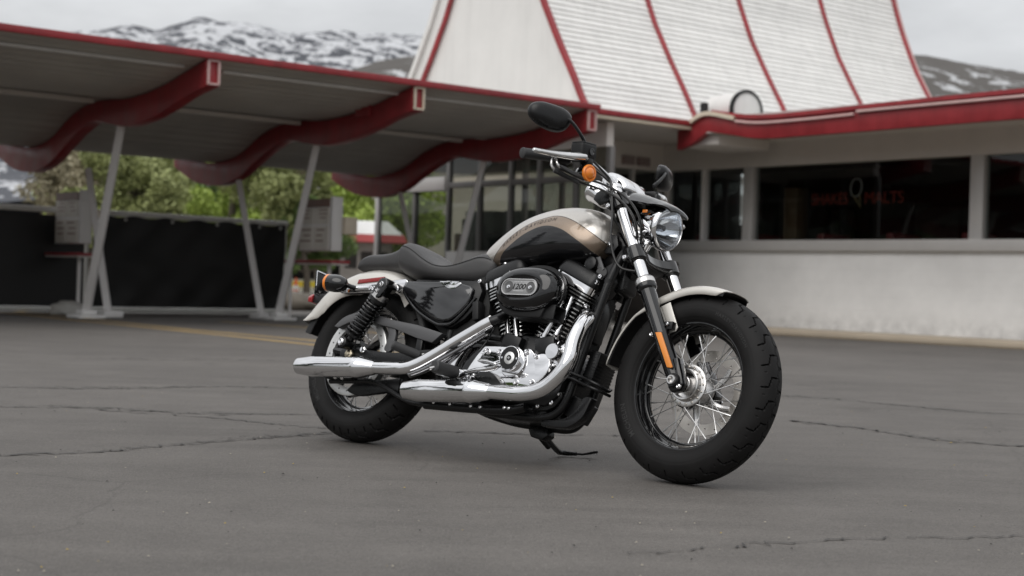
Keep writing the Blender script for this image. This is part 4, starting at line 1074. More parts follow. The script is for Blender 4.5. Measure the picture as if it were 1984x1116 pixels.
# ---- fork (built pointing straight ahead, then turned with the wheel)
FD = np.array((-0.515, 0, 0.857)); FD /= np.linalg.norm(FD)
FP = np.array((1.245, 0, 0.757))
def fk(d, y): return FP + FD * d + np.array((0, y, 0))    # d along the fork from the lower clamp
FY = 0.0991
for sg in (-1, 1):
    g = G(); g.tube([fk(-0.14, sg * FY), fk(0.285, sg * FY)], 0.0205, 28); st_ = build(g, 'fork_tube', chrome, bike, True)
    g = G(); g.lathe([(0.0225, 0), (0.024, 0.006), (0.022, 0.016), (0.012, 0.02), (0.0, 0.02)], fk(0.277, sg * FY), FD, 24); build(g, 'fork_cap', chrome, st_)
    g = G(); g.lathe([(0.0215, 0.002), (0.029, 0.0), (0.0335, -0.006), (0.0350, -0.016), (0.0350, -0.036), (0.0330, -0.041), (0.0275, -0.047), (0.0270, -0.10), (0.0285, -0.20), (0.0285, -0.36), (0.026, -0.385), (0.0, -0.388)], fk(-0.108, sg * FY), FD, 36)
    lg = build(g, 'fork_leg', gloss, bike, True)
    g = G(); g.lathe([(0.0216, 0.006), (0.0295, 0.0045), (0.0345, -0.002), (0.0360, -0.010), (0.0360, -0.022), (0.0352, -0.023), (0.0352, -0.005), (0.0216, 0.0)], fk(-0.108, sg * FY), FD, 36, closed=True); build(g, 'collar', alu, lg)
    # axle lug
    c0 = np.array((1.515, 0, 0.318)); g = G()
    poly = [(1.470, 0.385), (1.508, 0.400), (1.535, 0.345), (1.548, 0.312), (1.538, 0.290), (1.505, 0.280), (1.490, 0.296), (1.484, 0.330)]
    g.prism(poly, sg * FY - 0.019, sg * FY + 0.019); lug = build(g, 'axle_lug', gloss, bike, True, bevel=0.006)
    g = G(); g.lathe([(0.0235, 0), (0.0235, 0.012), (0.021, 0.016), (0.0165, 0.016), (0.0155, 0.010), (0.0, 0.008)], (1.514, sg * (FY + 0.018), 0.319), (0, sg, 0), 24); build(g, 'axle_sleeve', satin, lug)
    g = G(); g.lathe([(0.0165, 0.006), (0.0165, 0.022), (0.0148, 0.0245), (0.0105, 0.0245), (0.0095, 0.012), (0.0, 0.011)], (1.514, sg * (FY + 0.018), 0.319), (0, sg, 0), 24); build(g, 'axle_end', alu, lug)
    g = G(); g.lathe([(0.008, 0), (0.008, 0.008), (0.005, 0.010), (0.0, 0.008)], (1.538, sg * (FY + 0.020), 0.300), (0, sg, 0), 10); build(g, 'pinch_bolt', chrome, lug)
    # amber-orange side reflector
    g = G(); g.prism([(1.4115, 0.476), (1.4350, 0.4775), (1.5060, 0.362), (1.5015, 0.358), (1.4845, 0.3595), (1.4800, 0.366)], sg * (FY + 0.0275), sg * (FY + 0.0335))
    rfl = build(g, 'side_reflector', reflector, bike, True, bevel=0.0015)
    g = G(); g.prism([(1.4085, 0.4785), (1.4365, 0.4800), (1.5090, 0.3605), (1.5030, 0.3555), (1.4830, 0.3570), (1.4775, 0.3655)], sg * (FY + 0.0255), sg * (FY + 0.0290)); build(g, 'reflector_backing', satin, rfl, bevel=0.001)
def clamp(d, lo, hi, rr, name):
    sides = []
    for sg in (-1, 1):
        g = G(); g.lathe([(0.0212, lo), (rr - 0.004, lo), (rr, lo + 0.004), (rr + 0.001, (lo + hi) / 2), (rr, hi - 0.006), (rr - 0.006, hi), (0.0212, hi)], fk(d, sg * FY), FD, 32, closed=True); sides.append(g)
    o = build(sides[0], name, gloss, bike, True); build(sides[1], 'clamp_collar', gloss, o)
    pr = np.array((0.857, 0, 0.515))
    L = []
    for t in np.linspace(-1, 1, 17):
        y = t * (FY - 0.012); k = 1 - 0.25 * (1 - t * t)
        off = -0.035 * (1 - t * t)
        cen = fk(d + (lo + hi) / 2, y) + pr * off
        hx, hz = 0.030 + 0.012 * (1 - t * t), (hi - lo) * 0.40
        L.append([cen + pr * a * hx + FD * b * hz for a, b in ((-1, -.7), (-.7, -1), (.7, -1), (1, -.7), (1, .7), (.7, 1), (-.7, 1), (-1, .7))])
    g = G(); g.loft(L); build(g, 'yoke', gloss, o)
    for sg in (-1, 1):
        g = G(); p = fk(d + (lo + hi) / 2, sg * (FY + 0.002)) - pr * (rr + 0.002)
        g.tube([p - np.array((0, 0.02, 0)), p + np.array((0, 0.02, 0))], 0.012, 12)
        g.lathe([(0.009, 0), (0.009, 0.006), (0.006, 0.009), (0.0045, 0.009), (0.004, 0.004), (0, 0.004)], p + np.array((0, sg * 0.02, 0)), (0, sg, 0), 14, mi=1); build(g, 'pinch_bolt', [gloss, chrome], o)
clamp(0.0, -0.030, 0.028, 0.0315, 'lower_clamp')
clamp(0.222, -0.030, 0.030, 0.0330, 'upper_clamp')
# steering stem
g = G(); g.tube([fk(-0.02, 0) - np.array((0.062, 0, 0.035)), fk(0.24, 0) - np.array((0.062, 0, 0.035))], 0.030, 24); build(g, 'steering_head', satin, bike)

# front fender
def arc_shell(centre, th0, th1, crown, edge, width, n=90, m=29, thick=0.0025, tip0=0.0, tip1=0.0, p=0.55):
    th = np.linspace(th0, th1, n); L = []
    for i, t in enumerate(th):
        k = i / (n - 1)
        c_r = crown(t); e_r = edge(t); w = width(t)
        f = 1.0
        if tip0 and k < tip0: f = math.sqrt(max(0.0, 1 - ((tip0 - k) / tip0) ** 2.2)) * 0.72 + 0.28
        if tip1 and k > 1 - tip1: f = min(f, math.sqrt(max(0.0, 1 - ((k - 1 + tip1) / tip1) ** 2.2)) * 0.72 + 0.28)
        row_o, row_i = [], []
        for j in range(m):
            s = -1 + 2 * j / (m - 1); a = s * PI / 2 * f
            yy = w * math.copysign(abs(math.sin(a)) ** 0.85, a)
            r = e_r + (c_r - e_r) * max(0.0, math.cos(a)) ** p
            row_o.append((centre[0] + r * math.cos(t), yy, centre[2] + r * math.sin(t)))
            r2 = r - thick; y2 = yy * (1 - thick / w)
            row_i.append((centre[0] + r2 * math.cos(t), y2, centre[2] + r2 * math.sin(t)))
        L.append(row_o + row_i[::-1])
    g = G(); g.loft(L); return g
g = arc_shell(FC, R(70), R(173), lambda t: 0.343, lambda t: float(np.interp(t, [R(70), R(80), R(112), R(122), R(138), R(173)], [0.316, 0.309, 0.304, 0.309, 0.333, 0.339])), lambda t: 0.075, tip0=0.06, tip1=0.05, p=0.42)
ff = build(g, 'front_fender', silver, bike, True, angle=60)
g = arc_shell(FC, R(72), R(171), lambda t: 0.3385, lambda t: float(np.interp(t, [R(70), R(80), R(112), R(122), R(138), R(173)], [0.317, 0.310, 0.305, 0.310, 0.331, 0.3345])), lambda t: 0.0705, p=0.42); build(g, 'fender_shade', matte, ff)  # black inner shell paints the shade onto the silver fender's underside
def ftab():
    g = G(); g.prism([(1.378, 0.578), (1.412, 0.594), (1.4615, 0.508), (1.455, 0.494), (1.430, 0.487), (1.424, 0.500)], -0.081, -0.0765); return g
for g in (ftab(), mirror_g(ftab())): build(g, 'fender_tab', silver, ff, bevel=0.0015)
def fbolt():
    g = G(); g.box((1.437, -0.091, 0.509), (0.032, 0.022, 0.026)); g.lathe([(0.0075, 0), (0.0075, 0.006), (0.005, 0.008), (0.004, 0.008), (0.0035, 0.003), (0, 0.003)], (1.434, -0.102, 0.512), (0, -1, 0), 12, mi=1); return g
for g in (fbolt(), mirror_g(fbolt())): build(g, 'fender_mount', [satin, chrome], ff, bevel=0.002)
g = G(); g.lathe([(0.0075, 0), (0.0075, 0.008), (0.005, 0.010), (0, 0.008)], (1.375, -0.098, 0.475), (0, -1, 0), 12); build(g, 'fender_bolt', chrome, ff)

# headlight
HD = np.array((0.985, 0.0, -0.12)); HD /= np.linalg.norm(HD)
HC = np.array((1.272, 0.0, 0.880))
g = G(); g.lathe([(0.0, -0.128), (0.020, -0.126), (0.040, -0.116), (0.054, -0.098), (0.063, -0.072), (0.069, -0.040), (0.0725, -0.010), (0.074, -0.004)], HC, HD, 64, cap=False)
hl = build(g, 'headlight', chrome, bike, True)
g = G(); g.lathe([(0.0745, -0.012), (0.0785, -0.010), (0.0805, 0.000), (0.0800, 0.010), (0.0770, 0.017), (0.0735, 0.019), (0.0715, 0.016), (0.0715, 0.0), (0.0740, -0.008)], HC, HD, 72, closed=True); build(g, 'trim_ring', chrome, hl)
g = G(); g.lathe([(0.0712, 0.006), (0.066, -0.006), (0.055, -0.024), (0.040, -0.042), (0.022, -0.054), (0.010, -0.056), (0.0, -0.056)], HC, HD, 64, cap=False); build(g, 'reflector_bowl', mat('lamp_reflector', (0.88, 0.88, 0.89), 0.10, 1.0), hl)
g = G(); g.lathe([(0.0, -0.004), (0.010, -0.005), (0.0125, -0.010), (0.0125, -0.035), (0.006, -0.052)], HC, HD, 24); build(g, 'bulb_shield', dark_chrome, hl)
g = G(); g.lathe([(0.0716, 0.010), (0.060, 0.017), (0.040, 0.0225), (0.020, 0.0252), (0.0, 0.026), (0.0, 0.0245), (0.040, 0.021), (0.060, 0.0155), (0.0716, 0.008)], HC, HD, 64); build(g, 'lens', lampglass, hl)
g = G(); g.box(HC + np.array((-0.052, -0.062, 0.046)), (0.022, 0.006, 0.012)); build(g, 'side_marker', amber, hl, bevel=0.002)
g = G(); g.tube([HC + np.array((-0.06, 0, -0.055)), HC + np.array((-0.085, 0, -0.11)), (1.20, 0, 0.745)], 0.013, 10, sm=4); build(g, 'headlight_mount', chrome, hl)
def hlb():
    g = G(); g.box((1.205, -0.034, 0.800), (0.050, 0.020, 0.075), Matrix.Rotation(R(30), 3, 'Y')); g.box((1.213, -0.036, 0.762), (0.035, 0.026, 0.03), Matrix.Rotation(R(30), 3, 'Y'))
    return g
build(hlb(), 'headlight_bracket', chrome, bike, True, bevel=0.008)
g = G(); g.lathe([(0.012, -0.02), (0.012, 0.018), (0.009, 0.022), (0.0, 0.022)], (1.205, -0.058, 0.840), (0.4, -0.9, 0.1), 6); build(g, 'cable_adjuster', chrome, bike, True, bevel=0.001)
# visor over the headlight
tx = np.array([1.070, 1.084, 1.109, 1.150, 1.187, 1.226, 1.266, 1.295, 1.318, 1.322]); tz = np.array([0.995, 1.008, 1.0125, 1.008, 0.999, 0.988, 0.975, 0.963, 0.950, 0.943])
L = []
for t in np.linspace(0, 1, 44):
    x = 1.070 + 0.252 * t; z = np.interp(x, tx, tz); w = np.interp(t, [0, 0.06, 0.3, 0.7, 0.93, 1.0], [0.060, 0.074, 0.084, 0.088, 0.080, 0.052]); drop = np.interp(t, [0, 0.3, 0.7, 1], [0.042, 0.045, 0.036, 0.012])
    o_, i_ = [], []
    for s in np.linspace(-1, 1, 25):
        yy = w * s; zz_ = z - drop * abs(s) ** 2.6
        o_.append((x, yy, zz_)); i_.append((x - 0.002, yy * 0.955, zz_ - 0.006 - 0.004 * (abs(s) < 0.95)))
    L.append(o_ + i_[::-1])
g = G(); g.loft(L); build(g, 'headlight_visor', gloss, bike, True, angle=50)

# handlebar, risers, controls
bar_r = [(1.070, 0.0, 1.020), (1.071, -0.040, 1.020), (1.062, -0.075, 1.030), (1.036, -0.110, 1.058), (1.006, -0.150, 1.082), (0.985, -0.20, 1.080), (0.968, -0.27, 1.065), (0.945, -0.36, 1.043), (0.934, -0.415, 1.032)]
bar_l = [(x, -y, z) for x, y, z in bar_r[1:]]
g = G(); g.tube(bar_l[::-1] + bar_r, 0.0125, 16, sm=6); hb = build(g, 'handlebar', oliveliq, bike, True)
def grip():
    g = G(); a, b = np.array((0.9605, -0.300, 1.0580)), np.array((0.9310, -0.428, 1.0295)); d = b - a; L = np.linalg.norm(d)
    g.lathe([(0.013, 0), (0.0185, 0.002), (0.0195, 0.010), (0.0185, 0.016), (0.0182, L - 0.012), (0.0195, L - 0.006), (0.0185, L), (0.015, L + 0.002), (0.0, L + 0.002)], a, d, 28); return g
both(grip, 'grip', rubber2, True)
def sw_house():
    g = G(); a, b = np.array((0.972, -0.235, 1.071)), np.array((0.9605, -0.302, 1.0575)); d = b - a; L = np.linalg.norm(d)
    g.lathe([(0.018, 0), (0.0235, 0.004), (0.0245, L * 0.5), (0.0235, L - 0.004), (0.018, L)], a, d, 20); g.box((0.955, -0.262, 1.045), (0.045, 0.045, 0.028)); return g
both(sw_house, 'switch_housing', matte, True, bevel=0.004)
def res():
    g = G(); g.box((1.026, -0.222, 1.101), (0.060, 0.080, 0.056), Matrix.Rotation(R(9), 3, 'X')); return g
rs = build(res(), 'brake_reservoir', matte, bike, True, bevel=0.010, bseg=3)
g = G(); g.lathe([(0.013, 0), (0.0135, 0.003), (0.011, 0.004), (0.0095, 0.002), (0, 0.002)], (1.0565, -0.215, 1.100), (1, 0, 0), 20); build(g, 'sight_glass', gloss, rs)
g = G(); g.box((1.026, -0.2265, 1.1285), (0.054, 0.072, 0.007), Matrix.Rotation(R(9), 3, 'X')); build(g, 'reservoir_lid', satin, rs, bevel=0.003)
def lev(sgn):
    P = [(1.040, -0.205, 1.078), (1.042, -0.245, 1.073), (1.030, -0.285, 1.062), (1.014, -0.330, 1.052), (1.006, -0.390, 1.040), (1.004, -0.440, 1.030)]
    g = G(); Q = cr(P, 8); L = []
    for i, p in enumerate(Q):
        k = i / (len(Q) - 1); wx = 0.0115 if k < 0.15 else np.interp(k, [0.15, 0.35, 0.7, 0.96, 1], [0.018, 0.017, 0.012, 0.010, 0.006]); wz = np.interp(k, [0, 0.25, 0.6, 1], [0.014, 0.016, 0.011, 0.0085])
        L.append([p + np.array((wx * math.cos(a), 0, wz * math.sin(a))) for a in np.linspace(0, 2 * PI, 14, endpoint=False)])
    g.loft(L); g.lathe([(0.0, -0.009), (0.006, -0.0075), (0.0092, 0), (0.006, 0.0075), (0.0, 0.009)], (1.004, -0.444, 1.0295), (0, -1, 0), 14)
    return g if sgn < 0 else mirror_g(g)
for sgn in (-1, 1): build(lev(sgn), 'brake_lever' if sgn < 0 else 'clutch_lever', mat('lever_silver', (0.68, 0.68, 0.68), 0.22, 0.9), bike, True)
def levmount():
    g = G(); g.box((1.018, -0.212, 1.074), (0.062, 0.046, 0.036), Matrix.Rotation(R(-8), 3, 'X')); g.box((1.045, -0.205, 1.066), (0.02, 0.03, 0.03)); return g
both(levmount, 'lever_mount', satin, True, bevel=0.006)
# mirrors
def mirror_parts(sg):
    cx_, cy, cz = 0.955, -0.352, 1.190
    prof2 = [(-0.078, 0.005), (-0.072, 0.032), (-0.040, 0.048), (0.010, 0.046), (0.055, 0.038), (0.083, 0.020), (0.086, -0.004), (0.070, -0.032), (0.040, -0.047), (0.005, -0.046), (-0.035, -0.034), (-0.066, -0.016)]
    ol = cr([(a, b, 0) for a, b in prof2], 5, True)[:, :2]
    L = []
    for dx, sc, sh in ((-0.020, 0.93, 0), (-0.021, 1.0, 0), (-0.014, 1.02, 0), (0.0, 0.98, 0), (0.010, 0.86, 0), (0.016, 0.66, 0), (0.019, 0.40, 0), (0.020, 0.12, 0)):
        L.append([(cx_ + dx, cy + a * sc, cz + b * sc) for a, b in ol])
    g = G(); g.loft(L)
    rot_ = Matrix.Translation((cx_, cy, cz)) @ Matrix.Rotation(R(7), 4, 'X') @ Matrix.Rotation(R(-24), 4, 'Z') @ Matrix.Translation((-cx_, -cy, -cz))
    g.v = [tuple(rot_ @ Vector(p)) for p in g.v]
    s = G(); s.tube([(1.020, -0.205, 1.115), (1.024, -0.222, 1.135), (1.012, -0.262, 1.172), (0.995, -0.290, 1.195), (0.978, -0.302, 1.197)], [0.0085, 0.0065, 0.006, 0.0062, 0.0075], 12, sm=6)
    f = G(); f.add([tuple(rot_ @ Vector((cx_ - 0.0215, cy + a * 0.9, cz + b * 0.9))) for a, b in ol], [tuple(range(len(ol)))])
    if sg > 0:
        sh = (0.0, 0.0, 0.0)
        g, s, f = mirror_g(g), mirror_g(s), mirror_g(f)
    mi_ = build(g, 'mirror', satin, bike, True); build(s, 'mirror_stem', satin, mi_); build(f, 'mirror_glass', chrome, mi_, flat=True, recalc=False)
    if sg > 0: pass
for sg in (-1, 1): mirror_parts(sg)
# front indicators
def fsig():
    g = G(); ax = (0.97, -0.10, -0.05); c = np.array((1.062, -0.212, 1.022))
    g.lathe([(0.0, -0.062), (0.012, -0.060), (0.022, -0.048), (0.0285, -0.026), (0.0305, -0.004), (0.0305, 0.0)], c, ax, 32); return g
def fsig_lens():
    g = G(); ax = (0.97, -0.10, -0.05); c = np.array((1.062, -0.212, 1.022))
    g.lathe([(0.0310, -0.004), (0.0315, 0.002), (0.0290, 0.006), (0.024, 0.0065), (0.022, 0.004), (0.019, 0.008), (0.012, 0.0115), (0.0, 0.013)], c, ax, 32); return g
def fsig_stalk():
    g = G(); g.tube([(1.035, -0.212, 1.030), (1.022, -0.214, 1.055), (1.015, -0.215, 1.075)], 0.008, 10, sm=4); return g
sa, sb = both(fsig, 'indicator', gloss, True)
for p_, fn in ((sa, lambda g: g), (sb, mirror_g)):
    build(fn(fsig_lens()), 'indicator_lens', amber, p_); build(fn(fsig_stalk()), 'indicator_stalk', satin, p_)
# riser cover and speedometer
rc_poly = sm2([(0.985, 1.050), (0.995, 1.074), (1.022, 1.083), (1.058, 1.074), (1.092, 1.054), (1.116, 1.030), (1.118, 1.010), (1.090, 0.995), (1.040, 1.004), (1.000, 1.025)], 4)
g = G(); L = []
for y, sc in ((-0.066, 0.55), (-0.063, 0.80), (-0.055, 0.94), (-0.040, 1.0), (-0.014, 1.0), (-0.010, 0.965), (-0.004, 0.955), (0.004, 0.955), (0.010, 0.965), (0.014, 1.0), (0.040, 1.0), (0.055, 0.94), (0.063, 0.80), (0.066, 0.55)):
    L.append([(1.052 + (a - 1.052) * sc, y, 1.036 + (b - 1.036) * sc) for a, b in rc_poly])
g.loft(L); build(g, 'riser_cover', chrome, bike, True, angle=45)
SD = np.array((-0.90, 0, 0.43)); SC = np.array((1.005, -0.034, 0.990))
g = G(); g.lathe([(0.0, -0.030), (0.026, -0.028), (0.036, -0.016), (0.0385, 0.0), (0.0385, 0.052), (0.0415, 0.056), (0.0425, 0.066), (0.0405, 0.072), (0.037, 0.073), (0.036, 0.069), (0.0, 0.069)], SC, SD, 48); sp_ = build(g, 'speedometer', chrome, bike, True)
g = G(); g.lathe([(0.0355, 0.0695), (0.0, 0.0715)], SC, SD, 40); build(g, 'dial', dark, sp_)
g = G(); g.prism([(0.985, 0.972), (1.020, 0.948), (1.060, 0.962), (1.062, 0.985), (1.020, 1.010), (0.996, 0.998)], -0.080, -0.070); build(g, 'speedometer_bracket', satin, sp_, bevel=0.004)

# cables and hoses at the front
for pts, r_c in (([(1.000, -0.330, 1.040), (1.012, -0.327, 1.018), (1.030, -0.300, 1.005), (1.044, -0.262, 0.998), (1.055, -0.215, 1.000), (1.075, -0.165, 1.002), (1.118, -0.135, 0.988), (1.169, -0.130, 0.962), (1.216, -0.128, 0.926), (1.246, -0.120, 0.886), (1.248, -0.100, 0.846), (1.222, -0.060, 0.800), (1.16, -0.03, 0.74)], 0.0042),
                ([(0.986, -0.330, 1.034), (0.992, -0.332, 1.010), (1.010, -0.310, 0.993), (1.026, -0.270, 0.984), (1.040, -0.220, 0.984), (1.062, -0.170, 0.985), (1.108, -0.140, 0.970), (1.158, -0.136, 0.946), (1.205, -0.134, 0.910), (1.234, -0.126, 0.872), (1.236, -0.105, 0.832), (1.205, -0.06, 0.785), (1.14, -0.03, 0.74)], 0.0042),
                ([(1.040, -0.190, 1.082), (1.060, -0.160, 1.060), (1.082, -0.120, 1.030), (1.100, -0.128, 0.998), (1.118, -0.134, 0.965), (1.130, -0.135, 0.920), (1.140, -0.135, 0.870), (1.146, -0.132, 0.810), (1.166, -0.122, 0.745), (1.200, -0.112, 0.705), (1.262, -0.100, 0.695)], 0.0045),
                ([(1.030, -0.180, 1.060), (1.050, -0.150, 1.045), (1.075, -0.105, 1.022), (1.095, -0.09, 0.995), (1.12, -0.05, 0.95), (1.12, -0.02, 0.88)], 0.0035),
                ([(1.205, -0.02, 0.86), (1.195, -0.055, 0.885), (1.180, -0.075, 0.862), (1.190, -0.075, 0.825), (1.215, -0.055, 0.805)], 0.0035),
                ([(1.215, -0.02, 0.86), (1.212, -0.062, 0.890), (1.196, -0.083, 0.862), (1.205, -0.082, 0.818), (1.232, -0.060, 0.792)], 0.0035)):
    g = G(); g.tube(pts, r_c, 8, sm=8); build(g, 'cable', cable, bike, True)
for p0, p1 in (((1.016, -0.318, 1.012), (1.052, -0.222, 0.999)), ((0.998, -0.325, 0.998), (1.036, -0.230, 0.983))):
    g = G(); g.tube([p0, p1], 0.0085, 10); build(g, 'cable_boot', rubber2, bike, True)
for P in ([(0.985, -0.318, 1.052), (1.000, -0.330, 1.038), (1.012, -0.327, 1.018), (1.018, -0.316, 1.010)], [(0.972, -0.318, 1.046), (0.986, -0.332, 1.030), (0.992, -0.332, 1.010), (1.002, -0.32, 0.998)]):
    g = G(); g.tube(P, 0.0052, 8, sm=5); build(g, 'cable_elbow', alu, bike, True)
g = G(); g.lathe([(0.007, 0), (0.009, 0.004), (0.009, 0.016), (0.006, 0.024), (0.0, 0.024)], (1.262, -0.100, 0.695), (1, 0, 0), 10); build(g, 'hose_fitting', alu, bike, True)
# caliper on the far side of the front wheel
g = G(); g.prism([(1.395, 0.345), (1.440, 0.375), (1.470, 0.330), (1.462, 0.270), (1.420, 0.262), (1.392, 0.290)], 0.045, 0.112); build(g, 'front_caliper', satin, bike, True, bevel=0.010)

# ---- fuel tank
ttop = np.array([(0.497, 0.742), (0.503, 0.775), (0.520, 0.796), (0.541, 0.816), (0.599, 0.858), (0.658, 0.894), (0.718, 0.921), (0.780, 0.938), (0.844, 0.949), (0.908, 0.951), (0.974, 0.943), (1.022, 0.927), (1.060, 0.904), (1.085, 0.880), (1.098, 0.855), (1.104, 0.830)])
tbot = np.array([(0.497, 0.735), (0.503, 0.722), (0.520, 0.712), (0.560, 0.703), (0.62, 0.699), (0.73, 0.700), (0.86, 0.706), (0.985, 0.715), (1.040, 0.728), (1.070, 0.752), (1.085, 0.772), (1.098, 0.798), (1.104, 0.820)])
twid = np.array([(0.497, 0.020), (0.503, 0.046), (0.520, 0.066), (0.56, 0.086), (0.62, 0.108), (0.70, 0.130), (0.80, 0.146), (0.90, 0.152), (0.98, 0.147), (1.03, 0.134), (1.065, 0.112), (1.085, 0.088), (1.098, 0.060), (1.104, 0.030)])
def smooth_interp(x, T):
    T3 = cr([(a, b, 0) for a, b in T], 8)[:, :2]; return np.interp(x, T3[:, 0], T3[:, 1])
xs = np.r_[np.linspace(0.497, 0.53, 16), np.linspace(0.53, 1.05, 90)[1:], np.linspace(1.05, 1.104, 26)[1:]]
def tank_loop(x, n=112, infl=0.0):
    zt, zb, w = smooth_interp(x, ttop), smooth_interp(x, tbot), smooth_interp(x, twid) + infl
    zc = zb + (zt - zb) * 0.42; L = []
    for k in range(n):
        a = 2 * PI * k / n; c, s = math.cos(a), math.sin(a)
        y = w * math.copysign(abs(c) ** 0.88, c)
        z = zc + (zt - zc) * abs(s) ** 0.98 if s >= 0 else zc - (zc - zb) * abs(s) ** 0.75
        L.append((x, y, z))
    return L
g = G(); g.loft([tank_loop(x) for x in xs])
TV = np.array(g.v)
blk = [(0.560, 0.60), (0.585, 0.672), (0.608, 0.701), (0.640, 0.745), (0.697, 0.784), (0.754, 0.817), (0.815, 0.840), (0.866, 0.844), (0.927, 0.830), (0.985, 0.801), (1.044, 0.765), (1.078, 0.729), (1.090, 0.60)]
tan_ = [(0.535, 0.60), (0.560, 0.690), (0.583, 0.724), (0.618, 0.764), (0.663, 0.802), (0.752, 0.855), (0.839, 0.882), (0.891, 0.886), (0.956, 0.869), (1.024, 0.837), (1.084, 0.800), (1.101, 0.776), (1.085, 0.74), (1.095, 0.60)]
blk_s = [tuple(p) for p in cr([(a, b, 0) for a, b in blk], 6)[:, :2]]; tan_s = [tuple(p) for p in cr([(a, b, 0) for a, b in tan_], 6)[:, :2]]
def tank_mat():
    m = bpy.data.materials.new('tank_paint'); m.use_nodes = True
    n, l = m.node_tree.nodes, m.node_tree.links; b = n['Principled BSDF']
    def att(nm, lo, hi):
        a = n.new('ShaderNodeAttribute'); a.attribute_name = nm
        r = n.new('ShaderNodeMapRange'); r.inputs['From Min'].default_value = lo; r.inputs['From Max'].default_value = hi
        l.new(a.outputs['Fac'], r.inputs['Value']); return r.outputs[0], a.outputs['Fac']
    fb, _ = att('black_edge', 0.0006, -0.0006); ft, rawt = att('tan_edge', 0.0006, -0.0006)
    co = n.new('ShaderNodeTexCoord')
    fl = ramp_noise(n, l, co.outputs['Object'], 900, 0.3, 0.7, 0.88, 1.12, 1)
    def scaled(c):
        s = n.new('ShaderNodeVectorMath'); s.operation = 'SCALE'; s.inputs[0].default_value = c; l.new(fl, s.inputs['Scale']); return s.outputs[0]
    m1 = n.new('ShaderNodeMix'); m1.data_type = 'RGBA'; l.new(scaled((0.56, 0.53, 0.49)), m1.inputs['A']); l.new(scaled((0.265, 0.205, 0.155)), m1.inputs['B']); l.new(ft, m1.inputs['Factor'])
    ab = n.new('ShaderNodeMath'); ab.operation = 'ABSOLUTE'; l.new(rawt, ab.inputs[0])
    pin = n.new('ShaderNodeMapRange'); pin.inputs['From Min'].default_value = 0.0017; pin.inputs['From Max'].default_value = 0.0009; l.new(ab.outputs[0], pin.inputs['Value'])
    m2 = n.new('ShaderNodeMix'); m2.data_type = 'RGBA'; l.new(m1.outputs['Result'], m2.inputs['A']); m2.inputs['B'].default_value = (0.03, 0.022, 0.018, 1); l.new(pin.outputs[0], m2.inputs['Factor'])
    m3 = n.new('ShaderNodeMix'); m3.data_type = 'RGBA'; l.new(m2.outputs['Result'], m3.inputs['A']); m3.inputs['B'].default_value = (0.005, 0.005, 0.006, 1); l.new(fb, m3.inputs['Factor'])
    l.new(m3.outputs['Result'], b.inputs['Base Color'])
    mm = n.new('ShaderNodeMapRange'); mm.inputs['To Min'].default_value = 0.78; mm.inputs['To Max'].default_value = 0.0; l.new(fb, mm.inputs['Value']); l.new(mm.outputs[0], b.inputs['Metallic'])
    b.inputs['Roughness'].default_value = 0.30; b.inputs['Specular IOR Level'].default_value = 0.15; b.inputs['Coat Weight'].default_value = 0.85; b.inputs['Coat Roughness'].default_value = 0.02
    return m
tank = build(g, 'fuel_tank', tank_mat(), bike, angle=60, attrs={'black_edge': inside_sdf(TV[:, 0], TV[:, 2], blk_s), 'tan_edge': inside_sdf(TV[:, 0], TV[:, 2], tan_s)})
bvh = BVHTree.FromPolygons([Vector(p) for p in g.v], g.f)
V, F = text_geo('HARLEY-DAVIDSON', 0.030, 1.55, shear=0.25)
base_c = cr([(0.644, 0.768, 0), (0.700, 0.806, 0), (0.766, 0.838, 0), (0.826, 0.856, 0), (0.888, 0.865, 0)], 20)[:, :2]
bd = np.r_[0, np.cumsum(np.linalg.norm(np.diff(base_c, axis=0), axis=1))]
sx_ = V[:, 0] / V[:, 0].max() * bd[-1]
bx = np.interp(sx_, bd, base_c[:, 0]); bz = np.interp(sx_, bd, base_c[:, 1])
dxx = np.interp(sx_ + 0.002, bd, base_c[:, 0]) - np.interp(sx_ - 0.002, bd, base_c[:, 0]); dzz = np.interp(sx_ + 0.002, bd, base_c[:, 1]) - np.interp(sx_ - 0.002, bd, base_c[:, 1])
nn_ = np.hypot(dxx, dzz); hh_ = V[:, 1] * 0.72
PX, PZ = bx - dzz / nn_ * hh_, bz + dxx / nn_ * hh_
for sgn in (-1, 1):
    vv = []
    for a, b_ in zip(PX, PZ):
        hit, nrm, _, _ = bvh.ray_cast(Vector((a, sgn * 1.0, b_)), Vector((0, -sgn, 0)))
        vv.append(tuple(hit + Vector((0, sgn, 0.6)).normalized() * 0.0010) if hit else (a, sgn * 0.12, b_))
    g = G(); g.add(vv, F); build(g, 'tank_lettering', mat('letter_brown', (0.050, 0.036, 0.027), 0.35, 0.2), tank, flat=True, recalc=False)
def tmount():
    g = G(); g.prism([(1.062, 0.800), (1.085, 0.838), (1.120, 0.832), (1.135, 0.795), (1.115, 0.765), (1.085, 0.765)], -0.075, -0.060); g.lathe([(0.011, 0), (0.011, 0.008), (0.008, 0.011), (0.006, 0.011), (0.005, 0.005), (0, 0.005)], (1.103, -0.076, 0.798), (0, -1, 0), 16, mi=1); return g
both(tmount, 'tank_mount', [satin, chrome], False, bevel=0.003)

